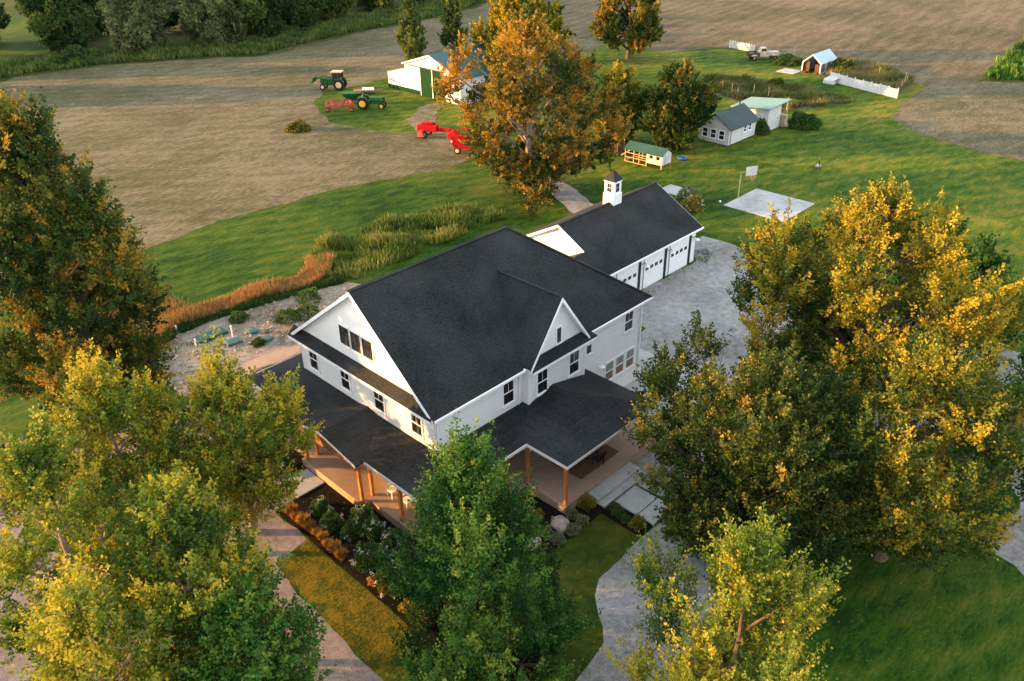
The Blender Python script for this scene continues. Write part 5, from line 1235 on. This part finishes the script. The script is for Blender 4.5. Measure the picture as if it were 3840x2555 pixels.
make_tree('locust_tree', 'bushy bright green tree in front of the porch corner', None, (-4.9, -7.9), 11.2, .4, 4.1, 'egg', 40, 1.3, L_GREEN, BARK, 8, 32, .13, .47, .26, 1.2, 46, .24, spl=1.5, spw=.15, extra=[(1.4, -3.0, 3.0, 1.3), (-1.6, -3.2, 1.8, 1.3), (-3.0, -1.2, 2.0, 1.3), (0, -.2, 10.2, .7)])
make_tree('golden_tree', 'large tree with sunlit golden top right of the gravel yard', None, (21.2, -11.6), 14.2, 3.0, 7.6, 'round', 62, 1.95, L_GOLD, BARK, 9, 34, .17, .52, .36, .8, 44, .4, grad=.35, extra=[(-3.5, 4.5, 8.0, 1.7), (-4.8, 3.2, 6.8, 1.6), (-2.2, 5.2, 9.4, 1.5)])
make_tree('golden_tree', 'dark green tree with few golden tips right of the porch steps', None, (8.4, -13.0), 10.8, .8, 5.0, 'round', 46, 1.75, L_OLIVE, BARK, 10, 32, .16, .42, .28, .8, 44, .32, extra=[(-1.5, 3.6, 5.5, 1.5), (-3.2, 2.6, 4.5, 1.4), (.5, 4.6, 5.4, 1.4), (-.8, 5.0, 7.2, 1.4), (1.0, 5.8, 6.9, 1.4), (-2.4, 4.2, 6.2, 1.4), (2.8, 5.4, 7.6, 1.5), (2.0, 6.6, 5.6, 1.3)])
make_tree('golden_tree', 'golden and green spreading tree at the right edge', None, (12.2, -17.8), 11.6, 1.8, 5.2, 'round', 42, 1.7, L_GOLD, BARK, 11, 32, .16, .5, .36, .8, 40, .3, grad=.2)
make_tree('young_maple', 'yellow green spiky maple at the bottom right of the driveway', None, (-1.4, -17.4), 10.7, 1.4, 3.7, 'oval', 24, 1.25, L_MAPLE, BARK, 12, 32, .13, .54, .25, 1.3, 46, .2, spl=1.7, spw=.15)
make_tree('orange_tree', 'tall orange autumn tree behind the garage in the middle', None, (37.0, 28.3), 17.2, 1.6, 6.7, 'round', 52, 1.9, L_ORANGE, BARKP, 13, 30, .22, .50, .34, .4, 38, .5, grad=.75, extra=[(-4.6, 4.8, 11.5, 1.7), (-4.0, 4.4, 13.2, 1.6), (-5.3, 5.5, 9.9, 1.5), (5.2, -5.2, 9.0, 1.8), (5.6, -5.7, 6.4, 1.8), (4.8, -4.8, 4.0, 1.7), (-2.8, -3.0, 2.6, 1.5), (-2.4, -3.8, 1.9, 1.4), (-4.0, -4.0, 1.6, 1.2), (-3.5, -1.5, 3.2, 1.4), (2.2, -4.4, 3.4, 1.6), (-4.9, -4.6, 1.0, .9)])
make_tree('yellow_tree', 'bright yellow green tree behind the tall orange tree', None, (66, 57.8), 14.2, 2, 7.0, 'round', 30, 2.3, L_GOLD, BARK, 14, 26, .36, .72, .25, .6, 34, .4)
make_tree('poplar_tree', 'narrow green tree left of the barn', None, (68, 83.4), 10.6, .6, 2.8, 'cone', 18, 1.35, L_FAR, BARK, 15, 26, .32, .75, .2, .9, 34, .25)
make_tree('poplar_tree', 'narrow blue green tree behind the barn roof', None, (79.4, 86.1), 10.6, .6, 2.6, 'cone', 16, 1.3, L_FAR, BARK, 16, 26, .32, .45, .2, .9, 34, .25)
make_tree('field_tree', 'round dark tree alone at the top beside the right hay field', None, (94.0, 59.4), 11.5, 2.2, 5.9, 'round', 26, 1.9, L_DARK, BARK, 17, 26, .34, .62, .3, .5, 34, .35)
make_tree('bushy_tree', 'yellow topped bushy tree right behind the orange tree', None, (57.0, 32.8), 8.4, .5, 3.6, 'round', 18, 1.5, L_GOLD, BARK, 18, 28, .26, .45, .28, .6, 38, .25)
make_tree('bushy_tree', 'dark bushy tree with orange top beside the white cottage', None, (58.8, 25.8), 9.6, .4, 4.0, 'round', 22, 1.6, L_DARK, BARK, 19, 28, .26, .55, .28, .6, 40, .25)
make_tree('small_tree', 'small green tree behind the golden tree at the right edge', None, (36.5, -13.2), 7.0, .6, 2.8, 'round', 14, 1.2, L_GREEN, BARK, 20, 26, .2, .35, .2, .6, 36, .18)
make_tree('small_tree', 'low green tree between the pale gravel patches at right edge', None, (29.5, -20.2), 5.0, .6, 2.6, 'round', 12, 1.2, L_GREEN, BARK, 21, 26, .18, .5, .2, .6, 36, .16)
woods = [(-6, 136, 14, 6.5, 0, 'dark tree at the far left top corner of the wood'), (13, 137, 12, 4.6, 0, 'dark narrow tree standing before the bright meadow gap'),
         (33, 136, 14, 5.6, 0, 'dark tree just left of the pale willow'), (43.5, 129, 13.5, 7.2, 1, 'pale grey green willow at the near edge of the wood'),
         (54, 122.5, 13.5, 6.8, 1, 'second willow with hanging pale foliage over the weedy margin'), (64, 122, 14, 6.4, 0, 'dark tree right of the pale willows'),
         (74, 125, 12.5, 5.8, 0, 'dark tree at the right end of the near wood'), (86, 131, 11, 5.6, 2, 'mid green tree above the lighter scrub at the top'),
         (99, 133, 9.5, 5.4, 2, 'mid green tree behind the narrow green poplar'), (113, 134, 9.5, 5.4, 2, 'green tree top behind the blue green poplar'), (128, 133, 9, 5, 2, 'green tree top left of the bright yellow green tree'),
         (24, 158, 14, 6.5, 0, 'dark tree behind the bright meadow gap'), (40, 150, 15, 7.5, 0, 'dark tall tree behind the willows'), (58, 142, 15, 7.5, 0, 'dark tall tree behind the second willow'), (72, 140, 15, 7, 0, 'dark tree at the top edge above the near wood'), (88, 148, 13, 7, 0, 'dark tree at the top edge above the scrub'),
         (-2, 165, 14, 7, 0, 'dark tree at the top left behind the corner tree'), (104, 150, 12, 7, 0, 'dark tree at the top edge behind the poplar')]
for i, (x, y, h, r, kd, lb) in enumerate(woods):
    make_tree('wood_tree', lb, 'trees of the far wood', (x, y), h, .8, r, 'round', 20, 2.3, (L_FAR, L_WILLOW, L_FAR)[kd], BARK, 40 + i, 24, .5, (.28, .5, .6)[kd], .2, (.5, -.5, .6)[kd], 32, .35, spl=1.6, spw=.45)
for i, (x, y, h, r, lb) in enumerate(((128, 3, 6, 3.5, 'dark green bushy tree in the scrub wedge at the right edge'), (150, 8, 8, 4, 'green tree at the top right edge of the photo'))):
    make_tree('hedge_tree', lb, None, (x, y), h, .4, r, 'round', 12, 1.8, L_FAR, BARK, 60 + i, 24, .4, .5, .2, .6, 32, .25)

# ------------------------------------------------------------------ camera
f = 3091.71
cam = bpy.data.cameras.new('camera'); co = bpy.data.objects.new('camera', cam); col.objects.link(co)
R_ = Vector((0.69667074, -0.71724502, -0.01447318)); U_ = Vector((0.37220453, 0.34413371, 0.86199523)); F_ = Vector((0.61328107, 0.60591384, -0.50670973))
M = Matrix((R_, U_, -F_)).transposed().to_4x4(); M.translation = Vector((-20.413, -25.549, 29.178))
co.matrix_world = M
cam.sensor_width = 36; cam.lens = 36 * f / 3840
cam.clip_start = .5; cam.clip_end = 2000
scn.camera = co

# ------------------------------------------------------------------ light
EL, = (rad(9.5),)
sd = Vector((-cos(EL) * .68, cos(EL) * .733, sin(EL)))     # towards the sun
ld = bpy.data.lights.new('sun', 'SUN'); ld.energy = 2.0; ld.angle = rad(.7); ld.color = (1.0, .51, .13)
lo = bpy.data.objects.new('sun', ld); col.objects.link(lo); lo.rotation_euler = sd.to_track_quat('Z', 'Y').to_euler(); lo.location = (0, 0, 60)
w = bpy.data.worlds.new('World'); scn.world = w; w.use_nodes = True
t = w.node_tree; t.nodes.clear()
sky = t.nodes.new('ShaderNodeTexSky'); sky.sky_type = 'NISHITA'; sky.sun_disc = False
sky.sun_elevation = EL; sky.sun_rotation = math.atan2(sd.x, sd.y); sky.dust_density = 0.3; sky.air_density = 1.0
hs = t.nodes.new('ShaderNodeHueSaturation'); hs.inputs['Saturation'].default_value = .5
bg = t.nodes.new('ShaderNodeBackground'); bg.inputs['Strength'].default_value = .15
out = t.nodes.new('ShaderNodeOutputWorld')
t.links.new(sky.outputs[0], hs.inputs['Color'])
even_fill = mixc(t, .68, hs.outputs[0], (.90, .95, 1.02))     # added even fill colour, softens the glow on the sun side
t.links.new(even_fill, bg.inputs['Color']); t.links.new(bg.outputs[0], out.inputs['Surface'])

scn.view_settings.view_transform = 'Standard'; scn.view_settings.look = 'None'; scn.view_settings.gamma = 1; scn.view_settings.use_curve_mapping = False
scn.view_settings.exposure = 3.3
scn.cycles.max_bounces = 6; scn.cycles.diffuse_bounces = 3; scn.cycles.transmission_bounces = 3; scn.cycles.glossy_bounces = 2
scn.cycles.caustics_reflective = False; scn.cycles.caustics_refractive = False
scn.cycles.use_denoising = True
